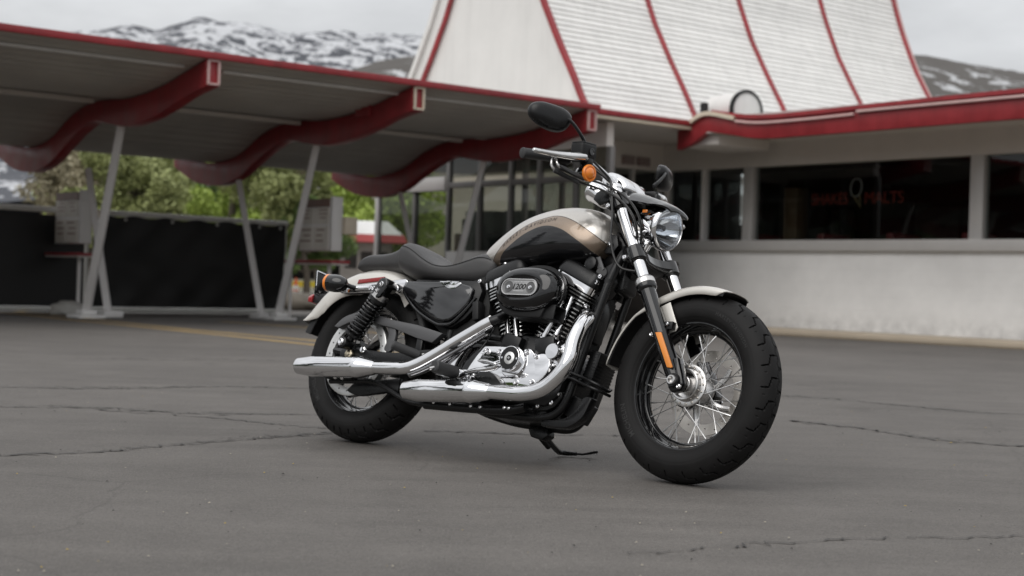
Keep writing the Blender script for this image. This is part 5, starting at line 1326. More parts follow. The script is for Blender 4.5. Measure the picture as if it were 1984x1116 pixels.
# ---- seat
def loft_seat(xs_, top, bot, wid, roundp=0.55, crown=0.25, n=44):
    L = []
    for x in xs_:
        zt, zb, w = smooth_interp(x, top), smooth_interp(x, bot), smooth_interp(x, wid); lp = []
        zs = zt - crown * (zt - zb)           # seam height
        for k in range(n):
            a = 2 * PI * k / n; c, s = math.cos(a), math.sin(a)
            y = w * math.copysign(abs(c) ** 0.55, c)
            if s >= 0: z = zs + (zt - zs) * abs(s) ** 0.9
            else: z = zs - (zs - zb) * abs(s) ** 0.45; y *= 1 - 0.10 * abs(s)
            lp.append((x, y, z))
        L.append(lp)
    g = G(); g.loft(L); return g
stop = np.array([(0.112, 0.772), (0.118, 0.790), (0.140, 0.798), (0.175, 0.791), (0.215, 0.772), (0.260, 0.743), (0.305, 0.718), (0.335, 0.708), (0.365, 0.706), (0.400, 0.711), (0.440, 0.726), (0.480, 0.746), (0.520, 0.763), (0.560, 0.758), (0.590, 0.735), (0.602, 0.708)])
sbot = np.array([(0.112, 0.690), (0.125, 0.672), (0.164, 0.656), (0.225, 0.641), (0.301, 0.636), (0.393, 0.632), (0.482, 0.631), (0.525, 0.634), (0.565, 0.648), (0.590, 0.672), (0.602, 0.695)])
swid = np.array([(0.112, 0.100), (0.118, 0.118), (0.15, 0.132), (0.21, 0.140), (0.28, 0.140), (0.34, 0.132), (0.42, 0.118), (0.50, 0.106), (0.56, 0.096), (0.59, 0.084), (0.602, 0.060)])
g = loft_seat(np.r_[np.linspace(0.112, 0.15, 12), np.linspace(0.15, 0.56, 60)[1:], np.linspace(0.56, 0.602, 14)[1:]], stop, sbot, swid, crown=0.36)
seat = build(g, 'seat', leather, bike, angle=70)
def seamy(x, k): return smooth_interp(x, swid) * k
for sgn in (-1, 1):
    pts = []
    for x in np.linspace(0.135, 0.575, 40):
        zt, zb, w = smooth_interp(x, stop), smooth_interp(x, sbot), smooth_interp(x, swid)
        a = R(20); pts.append((x, sgn * (w * math.cos(a) ** 0.55 + 0.0006), zt - 0.36 * (zt - zb) + 0.36 * (zt - zb) * math.sin(a) ** 0.9 + 0.0006))
    g = G(); g.tube(pts, 0.0019, 6); build(g, 'seat_seam', thread, seat)
ptop = np.array([(-0.168, 0.698), (-0.160, 0.716), (-0.140, 0.734), (-0.115, 0.747), (-0.080, 0.755), (-0.02, 0.757), (0.025, 0.762), (0.060, 0.772), (0.092, 0.784), (0.108, 0.785), (0.120, 0.770)])
pbot = np.array([(-0.168, 0.695), (-0.155, 0.690), (-0.11, 0.684), (-0.05, 0.680), (0.03, 0.679), (0.09, 0.675), (0.122, 0.668)])
pwid = np.array([(-0.168, 0.035), (-0.160, 0.054), (-0.13, 0.070), (-0.08, 0.080), (0.0, 0.085), (0.05, 0.088), (0.09, 0.096), (0.122, 0.104)])
g = loft_seat(np.r_[np.linspace(-0.168, -0.13, 14), np.linspace(-0.13, 0.122, 40)[1:]], ptop, pbot, pwid, crown=0.34)
pil = build(g, 'pillion_seat', leather, bike, angle=70)

# ---- rear fender: side skirt line taken around the axle
edge_pts = [(-0.372, 0.448), (-0.335, 0.456), (-0.285, 0.468), (-0.248, 0.493), (-0.212, 0.530), (-0.168, 0.557), (-0.127, 0.569), (-0.065, 0.573), (0.017, 0.577), (0.09, 0.582), (0.145, 0.588), (0.172, 0.560), (0.198, 0.528)]
ea = np.array([math.atan2(z - 0.323, x) for x, z in edge_pts]); er = np.array([math.hypot(x, z - 0.323) for x, z in edge_pts])
od = np.argsort(ea); ea, er = ea[od], er[od]
def r_edge(t): return float(np.interp(t, ea, er))
def r_crown(t): return float(np.interp(t, [R(45), R(80), R(100), R(120), R(140), R(160), R(163)], [0.365, 0.374, 0.378, 0.385, 0.394, 0.406, 0.408]))
g = arc_shell(RC, R(46), R(161), lambda t: max(r_crown(t), r_edge(t) + 0.01), r_edge, lambda t: float(np.interp(t, [R(46), R(140), R(161)], [0.098, 0.098, 0.088])), n=120, m=41, p=0.5, tip1=0.02)
rf_ = build(g, 'rear_fender', silver, bike, angle=60)
g = arc_shell(RC, R(125), R(166), lambda t: 0.385, lambda t: 0.325, lambda t: 0.080, n=30, m=17); build(g, 'mud_flap', matte, rf_)
g = arc_shell(RC, R(20), R(46), lambda t: 0.352, lambda t: 0.315, lambda t: 0.085, n=20, m=15); build(g, 'inner_fender', matte, rf_)
def rrefl():
    g = G(); g.prism([(-0.087, 0.634), (0.054, 0.649), (0.049, 0.632), (-0.090, 0.616)], -0.101, -0.094); return g
for g in (rrefl(), mirror_g(rrefl())): build(g, 'side_reflector', redrefl, rf_, bevel=0.0015)
def strut():
    g = G(); g.prism(sm2([(-0.156, 0.579), (-0.142, 0.588), (-0.049, 0.604), (0.075, 0.620), (0.180, 0.633), (0.203, 0.632), (0.214, 0.620), (0.205, 0.604), (0.178, 0.583), (0.125, 0.574), (0.043, 0.574), (-0.054, 0.570), (-0.119, 0.567), (-0.150, 0.570)], 3), -0.128, -0.104); return g
sta, stb = both(strut, 'fender_strut', chrome, False, bevel=0.006, bseg=3)
for (x, z) in ((-0.133, 0.577), (0.040, 0.590)):
    g = G(); g.lathe([(0.011, 0), (0.011, 0.006), (0.008, 0.010), (0.006, 0.010), (0.005, 0.005), (0.0, 0.005)], (x, -0.127, z), (0, -1, 0), 16); build(g, 'strut_bolt', chrome, sta)
g = G(); g.tube([(0.030, -0.137, 0.590), (-0.040, -0.138, 0.585), (-0.070, -0.150, 0.587)], 0.0115, 12); build(g, 'indicator_arm', chrome, sta)
def rsig():
    g = G(); g.lathe([(0.0, -0.056), (0.012, -0.054), (0.025, -0.042), (0.0330, -0.022), (0.0355, 0.0), (0.0350, 0.018), (0.0345, 0.034)], (-0.104, -0.198, 0.586), (-0.985, -0.10, 0.02), 36); return g
def rsig_lens():
    g = G(); g.lathe([(0.0348, 0.030), (0.0354, 0.040), (0.032, 0.045), (0.025, 0.049), (0.0, 0.053)], (-0.104, -0.198, 0.586), (-0.985, -0.10, 0.02), 36); return g
def rsig_stalk():
    g = G(); g.tube([(-0.045, -0.140, 0.585), (-0.058, -0.160, 0.586), (-0.075, -0.184, 0.588)], [0.0105, 0.0095, 0.012], 12, sm=4); return g
sa, sb = both(rsig, 'indicator', gloss)
for p_, fn in ((sa, lambda g: g), (sb, mirror_g)):
    build(fn(rsig_lens()), 'indicator_lens', amber, p_); build(fn(rsig_stalk()), 'indicator_stalk', gloss, p_)
# licence plate holder and tail lamp
PM = Matrix.Rotation(R(-14), 3, 'Y')
g = G(); g.box((-0.392, 0.045, 0.632), (0.006, 0.19, 0.105), PM); pl_ = build(g, 'plate_holder', satin, bike, bevel=0.002)
g = G()
for yy, zz2, w, h in ((0.045, 0.0505, 0.19, 0.004), (0.045, -0.0505, 0.19, 0.004), (-0.0485, 0, 0.004, 0.105), (0.1385, 0, 0.004, 0.105)):
    p = np.array(PM) @ np.array((0.004, 0, zz2)); g.box(np.array((-0.392, yy, 0.632)) + p, (0.004, w, h), PM)
build(g, 'plate_rim', chrome, pl_)
p = np.array(PM) @ np.array((0.004, 0, -0.036)); g = G(); g.lathe([(0.006, 0), (0.006, 0.004), (0, 0.005)], np.array((-0.392, -0.025, 0.632)) + p, (1, 0, 0), 10); build(g, 'plate_bolt', chrome, pl_)
g = G(); g.loft([[(-0.398, y, z) for y, z in ((-0.04, 0.548), (0.04, 0.548), (0.045, 0.57), (0.03, 0.588), (-0.03, 0.588), (-0.045, 0.57))], [(-0.425, y * 0.9, z) for y, z in ((-0.04, 0.550), (0.04, 0.550), (0.045, 0.568), (0.03, 0.584), (-0.03, 0.584), (-0.045, 0.568))]])
tl_ = build(g, 'tail_lamp', redlens, bike, bevel=0.003)
g = G(); g.loft([[(x, y * w, z) for y, z in ((-0.032, zl), (0.032, zl), (0.032, zh), (-0.032, zh))] for x, w, zl, zh in ((-0.325, 1.0, 0.545, 0.590), (-0.401, 1.05, 0.550, 0.586))]); build(g, 'lamp_housing', satin, tl_, bevel=0.003)
g = G(); g.prism([(-0.290, 0.640), (-0.300, 0.600), (-0.392, 0.590), (-0.396, 0.602), (-0.325, 0.618), (-0.394, 0.640), (-0.392, 0.652)], -0.012, 0.060); build(g, 'plate_bracket', satin, pl_, bevel=0.002)

# ---- shock absorbers
def shock(sg):
    A, B = np.array((0.148, -0.165, 0.590)), np.array((0.004, -0.165, 0.352)); ax = (B - A) / np.linalg.norm(B - A); Ls = np.linalg.norm(B - A)
    fn = (lambda g: g) if sg < 0 else mirror_g
    g = G(); g.tube([A + ax * 0.07, A + ax * (Ls - 0.07)], 0.0235, 24); g.tube([A + ax * (Ls - 0.08), B], 0.013, 16)
    body = build(fn(g), 'shock_absorber', satin, bike)
    x, y, _ = frame_of(ax); pts = []
    for i in range(10 * 16 + 1):
        k = i / 160; d = 0.075 + (Ls - 0.075 - 0.045) * (k * 0.75 + 0.25 * k ** 1.6); a = 2 * PI * 10 * k; rr = 0.034
        pts.append(A + ax * d + rr * (math.cos(a) * x + math.sin(a) * y))
    g = G(); g.tube(pts, 0.0046, 8); build(fn(g), 'spring', gloss, body)
    g = G(); g.lathe([(0.0385, 0.060), (0.0385, 0.072), (0.030, 0.075), (0.0, 0.075)], A, ax, 28); build(fn(g), 'spring_seat', satin, body)
    g = G(); g.lathe([(0.030, 0.034), (0.0345, 0.036), (0.0345, 0.058), (0.030, 0.060)], A, ax, 28); build(fn(g), 'preload_collar', alu, body)
    g = G(); g.lathe([(0.0, Ls - 0.055), (0.038, Ls - 0.053), (0.038, Ls - 0.042), (0.020, Ls - 0.034)], A, ax, 28); build(fn(g), 'spring_seat', satin, body)
    # upper eye with cap
    g = G(); L = []
    for yy, sc in ((-0.198, 0.7), (-0.196, 0.9), (-0.190, 1.0), (-0.142, 1.0), (-0.136, 0.9)):
        lp = []
        for a in np.linspace(0, 2 * PI, 28, endpoint=False):
            e = np.array((math.cos(a), 0, math.sin(a))) * 0.0285 * sc; c_ = A + ax * (0.0 if e @ ax < 0 else 0.034)
            q_ = c_ + e; lp.append((q_[0], yy, q_[2]))
        L.append(lp)
    g.loft(L); eye = build(fn(g), 'shock_eye', gloss, body)
    for d, rr in ((0.0, 0.0115), (0.030, 0.010)):
        g = G(); g.lathe([(rr, 0), (rr, 0.005), (rr * 0.75, 0.009), (rr * 0.5, 0.009), (rr * 0.4, 0.004), (0, 0.004)], (A + ax * d) * np.array((1, 0, 1)) + np.array((0, -0.197, 0)), (0, -1, 0), 18); build(fn(g), 'eye_bolt', chrome, eye)
    g = G(); g.lathe([(0.020, -0.02), (0.022, 0.0), (0.022, 0.03), (0.016, 0.034)], B, (0, -1, 0), 24); g.lathe([(0.0145, 0.030), (0.0145, 0.038), (0.010, 0.042), (0.0, 0.040)], B, (0, -1, 0), 18, mi=1); build(fn(g), 'lower_eye', [satin, chrome], body)
    g = G(); g.tube([A + np.array((0, 0.02, 0)), A + np.array((0, 0.07, 0))], 0.022, 18); build(fn(g), 'shock_mount', chrome, body)
for sg in (-1, 1): shock(sg)

# ---- swingarm, guards, belt
def swing():
    g = G(); g.prism(sm2([(-0.045, 0.340), (-0.05, 0.318), (-0.03, 0.298), (0.05, 0.290), (0.25, 0.278), (0.47, 0.290), (0.50, 0.330), (0.45, 0.362), (0.25, 0.338), (0.08, 0.342)], 3), -0.142, -0.112); return g
both(swing, 'swingarm', satin, bevel=0.006)
g = G(); g.lathe([(0.022, 0), (0.022, 0.012), (0.018, 0.016), (0.012, 0.016), (0.011, 0.022), (0.0, 0.022)], (0.012, -0.142, 0.316), (0, -1, 0), 6); ax_ = build(g, 'rear_axle_nut', mat('brass_nut', (0.50, 0.44, 0.33), 0.3, 1.0), bike, bevel=0.002)
g = G(); g.lathe([(0.014, 0), (0.014, 0.008), (0.010, 0.011), (0.0, 0.010)], (0.078, -0.142, 0.338), (0, -1, 0), 18); build(g, 'adjuster_bolt', chrome, bike)
gd = sm2([(-0.124, 0.428), (-0.085, 0.464), (-0.038, 0.483), (0.005, 0.490), (0.09, 0.484)], 4)[:-1] + [(0.09, 0.484), (0.19, 0.466), (0.321, 0.452), (0.459, 0.425), (0.417, 0.386), (0.336, 0.400), (0.20, 0.434), (0.10, 0.448)] + sm2([(0.09, 0.450), (0.03, 0.455), (-0.03, 0.450), (-0.07, 0.436), (-0.10, 0.422)], 4)
g = G(); g.prism(gd, -0.136, -0.108); build(g, 'belt_guard', guardm, bike, bevel=0.003)
g = G(); g.prism([(0.332, 0.402), (0.362, 0.396), (0.366, 0.350), (0.350, 0.338), (0.334, 0.352)], -0.130, -0.112); build(g, 'guard_bracket', satin, bike, bevel=0.002)
g = G(); g.prism(sm2([(0.020, 0.178), (0.045, 0.168), (0.10, 0.163), (0.222, 0.184)], 3)[:-1] + [(0.222, 0.184), (0.293, 0.186), (0.287, 0.244), (0.19, 0.230), (0.09, 0.222), (0.045, 0.205)], -0.126, -0.104); build(g, 'lower_belt_guard', satin, bike, bevel=0.003)
g = G(); g.prism(sm2([(0.155, 0.450), (0.178, 0.400), (0.170, 0.350), (0.205, 0.345), (0.215, 0.400), (0.205, 0.440)], 4), -0.128, -0.112); build(g, 'debris_deflector', guardm, bike, bevel=0.002)
for off, zz2 in ((0.163, 1), (-0.163, -1)):
    g = G(); d = [(0.0, 0.323 + off), (0.60, 0.335 + zz2 * 0.045)]
    g.prism([(d[0][0], d[0][1] - 0.003), (d[1][0], d[1][1] - 0.003), (d[1][0], d[1][1] + 0.003), (d[0][0], d[0][1] + 0.003)], -0.103, -0.080); build(g, 'drive_belt', matte, bike)
g = G(); g.tube([(-0.06, -0.145, 0.203), (0.05, -0.146, 0.210), (0.16, -0.146, 0.217), (0.25, -0.146, 0.196), (0.353, -0.146, 0.161), (0.441, -0.146, 0.150), (0.684, -0.14, 0.156), (0.86, -0.13, 0.158)], 0.0095, 10, sm=6); build(g, 'exhaust_bracket', satin, bike)
g = G(); g.prism([(-0.05, 0.206), (0.09, 0.215), (0.09, 0.226), (-0.05, 0.218)], -0.20, -0.14); build(g, 'muffler_hanger', satin, bike, bevel=0.002)
for x in (0.015, 0.052):
    g = G(); g.lathe([(0.009, 0), (0.009, 0.006), (0.006, 0.009), (0, 0.008)], (x, -0.192, 0.214), (0, -0.7, -0.7), 8); build(g, 'hanger_bolt', chrome, bike)

# ---- side covers
sc_poly = [(0.199, 0.628), (0.378, 0.629), (0.490, 0.624), (0.535, 0.615), (0.553, 0.602), (0.548, 0.565), (0.539, 0.542), (0.511, 0.512), (0.480, 0.486), (0.465, 0.478), (0.438, 0.474), (0.399, 0.479), (0.340, 0.502), (0.301, 0.519), (0.240, 0.558), (0.190, 0.588), (0.186, 0.602)]
def scov(): g = G(); g.prism(sc_poly, -0.128, -0.095); return g
sca, scb = both(scov, 'side_cover', coverblk, bevel=0.009, bseg=3)
def scback():
    g = G(); g.prism([(0.24, 0.64), (0.56, 0.64), (0.585, 0.60), (0.575, 0.54), (0.53, 0.49), (0.475, 0.455), (0.43, 0.455), (0.33, 0.485), (0.22, 0.55)], -0.112, -0.06); return g
both(scback, 'side_cover_frame', satin, bevel=0.006)
g = G(); g.tube([(0.178, -0.105, 0.594), (0.235, -0.116, 0.548), (0.300, -0.118, 0.505), (0.395, -0.118, 0.466), (0.440, -0.118, 0.462), (0.478, -0.118, 0.470), (0.530, -0.118, 0.520), (0.565, -0.112, 0.575)], 0.007, 10, sm=5); build(g, 'frame_rail', gloss, bike)
g = G(); g.prism(sm2([(0.380, 0.6285), (0.400, 0.614), (0.422, 0.605), (0.440, 0.601), (0.462, 0.603), (0.478, 0.611), (0.491, 0.6245), (0.44, 0.6285)], 3), -0.1305, -0.127); build(g, 'cover_badge', chrome, sca, bevel=0.001)
g = G(); g.prism(sm2([(0.418, 0.630), (0.430, 0.618), (0.448, 0.614), (0.466, 0.618), (0.480, 0.628)], 3), -0.1330, -0.1300); build(g, 'badge_crescent', chrome, sca, bevel=0.001)
g = G(); g.lathe([(0.0085, 0), (0.0085, 0.006), (0.006, 0.008), (0.0045, 0.008), (0.004, 0.003), (0, 0.003)], (0.562, -0.106, 0.638), (0, -1, 0), 14); build(g, 'cover_bolt', chrome, bike)
# body under the seat: oil tank, battery, frame, so nothing shows through
g = G(); g.prism([(0.20, 0.62), (0.60, 0.68), (0.62, 0.52), (0.56, 0.40), (0.46, 0.40), (0.30, 0.50)], -0.085, 0.085); build(g, 'battery_box', dark, bike, bevel=0.01)

# ---- engine
CR_ = np.array((0.850, 0, 0.300))
g = G(); g.prism([(0.56, 0.235), (0.66, 0.190), (1.00, 0.190), (1.045, 0.230), (1.060, 0.300), (1.02, 0.400), (0.94, 0.440), (0.78, 0.440), (0.66, 0.400), (0.55, 0.400), (0.52, 0.330)], -0.125, 0.125)
eng = build(g, 'crankcase', satin, bike, bevel=0.012)
gc = sm2([(0.706, 0.380), (0.745, 0.3815), (0.79, 0.382), (0.850, 0.381), (0.896, 0.373), (0.905, 0.380), (0.920, 0.379), (0.946, 0.362), (0.981, 0.367), (1.01, 0.352), (1.015, 0.310), (0.985, 0.268), (0.940, 0.247), (0.86, 0.240), (0.76, 0.243), (0.67, 0.250), (0.640, 0.262), (0.652, 0.300), (0.678, 0.345)], 3)
g = G(); g.prism(gc, -0.166, -0.12); gcc = build(g, 'gearcase_cover', chrome, bike, bevel=0.007, bseg=3)
g = G(); g.prism(sm2([(0.492, 0.262), (0.500, 0.310), (0.528, 0.342), (0.575, 0.366), (0.618, 0.381), (0.628, 0.376), (0.602, 0.350), (0.582, 0.315), (0.575, 0.280), (0.570, 0.252)], 3), -0.162, -0.115); build(g, 'sprocket_cover', chrome, bike, bevel=0.006, bseg=3)
g = G(); g.prism(sm2([(0.575, 0.252), (0.585, 0.310), (0.605, 0.350), (0.632, 0.376), (0.705, 0.379), (0.672, 0.345), (0.648, 0.300), (0.636, 0.252)], 3), -0.150, -0.110); build(g, 'belt_window', gloss, bike, bevel=0.004)
for (x, z) in ((0.722, 0.362), (0.780, 0.362), (0.728, 0.268), (0.885, 0.256), (0.955, 0.262), (0.905, 0.368), (0.950, 0.355), (0.668, 0.272), (0.815, 0.252)):
    g = G(); g.lathe([(0.0105, -0.003), (0.0105, 0.004), (0.008, 0.008), (0.0055, 0.008), (0.0045, 0.003), (0.0, 0.003)], (x, -0.166, z), (0, -1, 0), 16); build(g, 'cover_bolt', chrome, gcc)
# lower step of the cover with webbing
g = G(); g.prism([(0.62, 0.262), (0.98, 0.252), (0.955, 0.222), (0.90, 0.210), (0.64, 0.226)], -0.152, -0.11); build(g, 'gearcase_foot', chrome, bike, bevel=0.008)
# timer cover
TM = np.array((0.851, 0, 0.337))
g = G(); g.lathe([(0.058, -0.150), (0.058, -0.170), (0.054, -0.176), (0.0, -0.176)], TM + np.array((0.006, 0, -0.010)), (0, 1, 0), 48); tmh = build(g, 'timer_housing', chrome, bike)
g = G(); g.lathe([(0.0445, -0.172), (0.0455, -0.186), (0.0440, -0.190), (0.0415, -0.1905), (0.041, -0.188), (0.041, -0.172)], TM, (0, 1, 0), 48, closed=True); build(g, 'timer_ring', chrome, tmh)
g = G(); g.lathe([(0.0412, -0.172), (0.0412, -0.1885), (0.0, -0.1885)], TM, (0, 1, 0), 48); build(g, 'timer_disc', matte, tmh)
g = G(); g.lathe([(0.0225, -0.188), (0.0225, -0.1905), (0.0212, -0.1915), (0.0, -0.1915)], TM, (0, 1, 0), 40); build(g, 'timer_inset', mat('inset_silver', (0.70, 0.70, 0.69), 0.35, 0.6), tmh)
g = G(); g.lathe([(0.0105, -0.191), (0.0105, -0.1928), (0.008, -0.1930), (0.0, -0.1926)], TM, (0, 1, 0), 24); build(g, 'timer_emblem', gloss, tmh)
g = G()
for a in (0, PI / 2): g.box(TM + np.array((0, -0.1936, 0)), (0.011, 0.001, 0.0026), Matrix.Rotation(a, 3, 'Y'))
build(g, 'emblem_cross', alu, tmh)
for sx2 in (-1, 1):
    g = G(); g.lathe([(0.0038, 0), (0.0038, 0.003), (0.0, 0.003)], TM + np.array((sx2 * 0.0335, -0.188, 0)), (0, -1, 0), 10); build(g, 'timer_screw', chrome, tmh)
for a0, txt in ((R(148), 'POWERED BY'), (R(212), 'V TWIN')):
    pass
# round chrome cap at the front of the gearcase
CP = np.array((1.032, 0, 0.372))
g = G(); g.lathe([(0.048, -0.110), (0.050, -0.135), (0.047, -0.150), (0.036, -0.158), (0.029, -0.164), (0.0285, -0.186), (0.0265, -0.190), (0.0, -0.1905)], CP, (0, 1, 0), 48); cap_ = build(g, 'oil_filter_cap', chrome, bike)
for a in (0.7, 2.6, 4.6):
    g = G(); g.lathe([(0.008, -0.002), (0.008, 0.004), (0.005, 0.006), (0, 0.005)], CP + np.array((0.041 * math.cos(a), -0.153, 0.041 * math.sin(a))), (0, -1, 0), 12); build(g, 'cap_bolt', chrome, cap_)

def rrect(w, h, r, n=5):
    pts = []
    for (cx_, cz_, a0) in ((w - r, h - r, 0), (-w + r, h - r, PI / 2), (-w + r, -h + r, PI), (w - r, -h + r, 1.5 * PI)):
        for k in range(n + 1): a = a0 + PI / 2 * k / n; pts.append((cx_ + r * math.cos(a), cz_ + r * math.sin(a)))
    return pts
finedge = mat('fin_edge', (0.62, 0.62, 0.61), 0.25, 1.0)
finblk = mat('fin_black', (0.016, 0.016, 0.017), 0.45, bump=0.2, bscale=500)
def cylinder(sgn, name, label, CR_=CR_):
    A_ = np.array((sgn * math.sin(R(22.5)), 0, math.cos(R(22.5)))); T_ = np.array((math.cos(R(22.5)), 0, -sgn * math.sin(R(22.5)))); Yv = np.array((0, 1.0, 0))
    def slab(g, d0, d1, loop, mi_side=None, sc=(1, 1), offs=(0, 0)):
        n = len(loop); V = []
        for d in (d0, d1): V += [CR_ + A_ * d + T_ * (a * sc[0] + offs[0]) + Yv * (b * sc[1] + offs[1]) for a, b in loop]
        g.add(V, [tuple(range(n - 1, -1, -1)), tuple(range(n, 2 * n))], 0)
        g.add(V, [(i, (i + 1) % n, n + (i + 1) % n, n + i) for i in range(n)], mi_side or 0)
    g = G(); g.lathe([(0.062, 0.10), (0.062, 0.30)], CR_, A_, 32); cyl = build(g, name, satin, bike); cyl['label'] = label
    g = G()
    for i in range(12):
        d = 0.128 + i * 0.0152; w = 0.072 + 0.012 * i / 11
        slab(g, d, d + 0.0042, rrect(w, w + 0.012, 0.045), 1, offs=(0, -0.010))
    for i in range(4):
        d = 0.316 + i * 0.0125
        slab(g, d, d + 0.0045, rrect(0.090, 0.100, 0.030), 1, offs=(0, -0.010))
    build(g, 'cooling_fins', [finblk, finedge], cyl, angle=25)
    g = G(); slab(g, 0.30, 0.366, rrect(0.076, 0.094, 0.03)); build(g, 'head_core', finblk, cyl)
    g = G(); slab(g, 0.364, 0.392, rrect(0.095, 0.103, 0.022), offs=(0, -0.010)); build(g, 'rocker_band', chrome, cyl, bevel=0.003)
    g = G(); L = []
    for d, s in ((0.390, 1.03), (0.400, 1.04), (0.425, 1.0), (0.440, 0.93), (0.447, 0.80)):
        L.append([CR_ + A_ * d + T_ * a * s + Yv * (b * s - 0.010) for a, b in rrect(0.095, 0.102, 0.028)])
    g.loft(L); build(g, 'rocker_cover', satin, cyl, bevel=0.002)
    for a, b in ((-0.06, -0.075), (0.06, -0.075), (0.0, -0.085)):
        g = G(); g.lathe([(0.008, 0), (0.008, 0.007), (0.005, 0.010), (0, 0.009)], CR_ + A_ * 0.446 + T_ * a + Yv * b, A_, 10); build(g, 'rocker_bolt', chrome, cyl)
    return cyl, A_, T_
cf, AF, TF_ = cylinder(1, 'front_cylinder', 'front finned engine cylinder')
cb, AB, TB_ = cylinder(-1, 'rear_cylinder', 'rear finned engine cylinder', CR_ + np.array((-0.030, 0, 0)))
# pushrod tubes and tappet blocks
for P0, P1 in (((0.720, -0.126, 0.560), (0.787, -0.132, 0.408)), ((0.772, -0.130, 0.555), (0.823, -0.134, 0.418)), ((0.985, -0.130, 0.570), (0.938, -0.134, 0.425)), ((1.022, -0.128, 0.585), (0.990, -0.134, 0.428))):
    P0, P1 = np.array(P0), np.array(P1); d = P1 - P0; L = np.linalg.norm(d)
    g = G(); g.lathe([(0.0085, 0), (0.0085, L * 0.45), (0.0110, L * 0.47), (0.0110, L * 0.95), (0.0145, L * 0.96), (0.0145, L), (0.0, L)], P0, d, 20); build(g, 'pushrod_tube', chrome, bike)
for x, a in ((0.808, 12), (0.962, -12)):
    g = G(); g.box((x, -0.128, 0.402), (0.085, 0.05, 0.06), Matrix.Rotation(R(a), 3, 'Y')); tb = build(g, 'tappet_block', satin, bike, bevel=0.006)
    for dx in (-0.036, 0.036):
        g = G(); g.lathe([(0.0075, 0), (0.0075, 0.008), (0.005, 0.010), (0, 0.009)], (x + dx, -0.146, 0.432), (0, -0.3, 1), 8); build(g, 'block_bolt', chrome, tb)
# wiring and plumbing between the cylinders and behind them
for pts, rr in (([(0.60, -0.09, 0.44), (0.66, -0.11, 0.43), (0.74, -0.12, 0.42)], 0.012), ([(0.58, -0.10, 0.41), (0.66, -0.12, 0.405), (0.76, -0.12, 0.40)], 0.010), ([(0.70, -0.13, 0.455), (0.70, -0.15, 0.41), (0.685, -0.165, 0.36)], 0.003), ([(0.80, -0.05, 0.66), (0.85, -0.06, 0.62), (0.90, -0.05, 0.66)], 0.02)):
    g = G(); g.tube(pts, rr, 10, sm=5); build(g, 'hose', cable, bike)
g = G(); g.box((0.590, -0.112, 0.520), (0.030, 0.04, 0.075), Matrix.Rotation(R(-15), 3, 'Y')); build(g, 'ignition_coil', matte, bike, bevel=0.006)
g = G(); g.prism([(0.60, 0.44), (0.62, 0.60), (0.70, 0.70), (1.05, 0.70), (1.10, 0.60), (1.06, 0.42), (0.85, 0.40)], -0.03, 0.03); build(g, 'engine_core', dark, bike)

# air cleaner
def sup(cx_, cz_, a, b, y, n=64, e=2.35, rot_=0.03):
    L = []
    for k in range(n):
        t = 2 * PI * k / n; c, s = math.cos(t), math.sin(t)
        u_ = a * math.copysign(abs(c) ** (2 / e), c); v_ = b * math.copysign(abs(s) ** (2 / e), s)
        L.append((cx_ + u_ * math.cos(rot_) - v_ * math.sin(rot_), y, cz_ + u_ * math.sin(rot_) + v_ * math.cos(rot_)))
    return L
g = G(); g.loft([sup(0.866, 0.592, 0.122, 0.096, y) for y in (-0.118, -0.122)] + [sup(0.866, 0.592, 0.126, 0.100, -0.130), sup(0.866, 0.592, 0.127, 0.101, -0.148), sup(0.866, 0.592, 0.122, 0.096, -0.154)])
acb = build(g, 'air_cleaner_plate', matte, bike)
g = G(); g.loft([sup(0.872, 0.589, 0.112, 0.078, y) for y in (-0.150, -0.178)]); build(g, 'air_filter', finblk, acb)
g = G(); g.loft([sup(0.880, 0.585, 0.118, 0.074, -0.166), sup(0.882, 0.584, 0.131, 0.082, -0.168), sup(0.884, 0.583, 0.136, 0.0845, -0.180), sup(0.885, 0.583, 0.135, 0.083, -0.210), sup(0.885, 0.583, 0.129, 0.077, -0.230), sup(0.884, 0.583, 0.116, 0.066, -0.242), sup(0.882, 0.583, 0.098, 0.052, -0.248), sup(0.880, 0.582, 0.090, 0.044, -0.2495), sup(0.878, 0.582, 0.0885, 0.0405, -0.247), sup(0.878, 0.582, 0.086, 0.037, -0.244)])
ac = build(g, 'air_cleaner', gloss, bike, angle=50)
def capsule(cx_, cz_, L, r, n=12):
    return [(cx_ + L + r * math.cos(a), cz_ + r * math.sin(a)) for a in np.linspace(-PI / 2, PI / 2, n)] + [(cx_ - L + r * math.cos(a), cz_ + r * math.sin(a)) for a in np.linspace(PI / 2, 1.5 * PI, n)]
g = G(); g.prism(capsule(0.876, 0.5815, 0.051, 0.0285), -0.2470, -0.240); bd_ = build(g, 'badge', badgegrey, ac, bevel=0.001)
g = G(); o1, i1 = capsule(0.876, 0.5815, 0.051, 0.0295), capsule(0.876, 0.5815, 0.051, 0.0265); n_ = len(o1)
g.loft([[(a, -0.245, b) for a, b in o1], [(a, -0.2495, b) for a, b in o1], [(a, -0.2495, b) for a, b in i1], [(a, -0.2465, b) for a, b in i1]], cap=False); build(g, 'badge_rim', alu, ac)
for x in (0.827, 0.925):
    g = G(); g.lathe([(0.0205, 0.0005), (0.0195, 0.0012), (0.010, -0.003), (0.0, -0.003)], (x, -0.247, 0.5815), (0, -1, 0), 24); bw = build(g, 'badge_dimple', mat('dimple_grey', (0.12, 0.12, 0.12), 0.4, 0.7), ac)
    g = G(); g.lathe([(0.0075, -0.003), (0.0075, 0.003), (0.0055, 0.005), (0.0, 0.0045)], (x, -0.247, 0.5805), (0, -1, 0), 16); build(g, 'badge_screw', chrome, ac)
V, F = text_geo('1200', 0.0285, 1.0, shear=0.2, bold=0.0006); V[:, 0] = V[:, 0] / V[:, 0].max() * 0.058
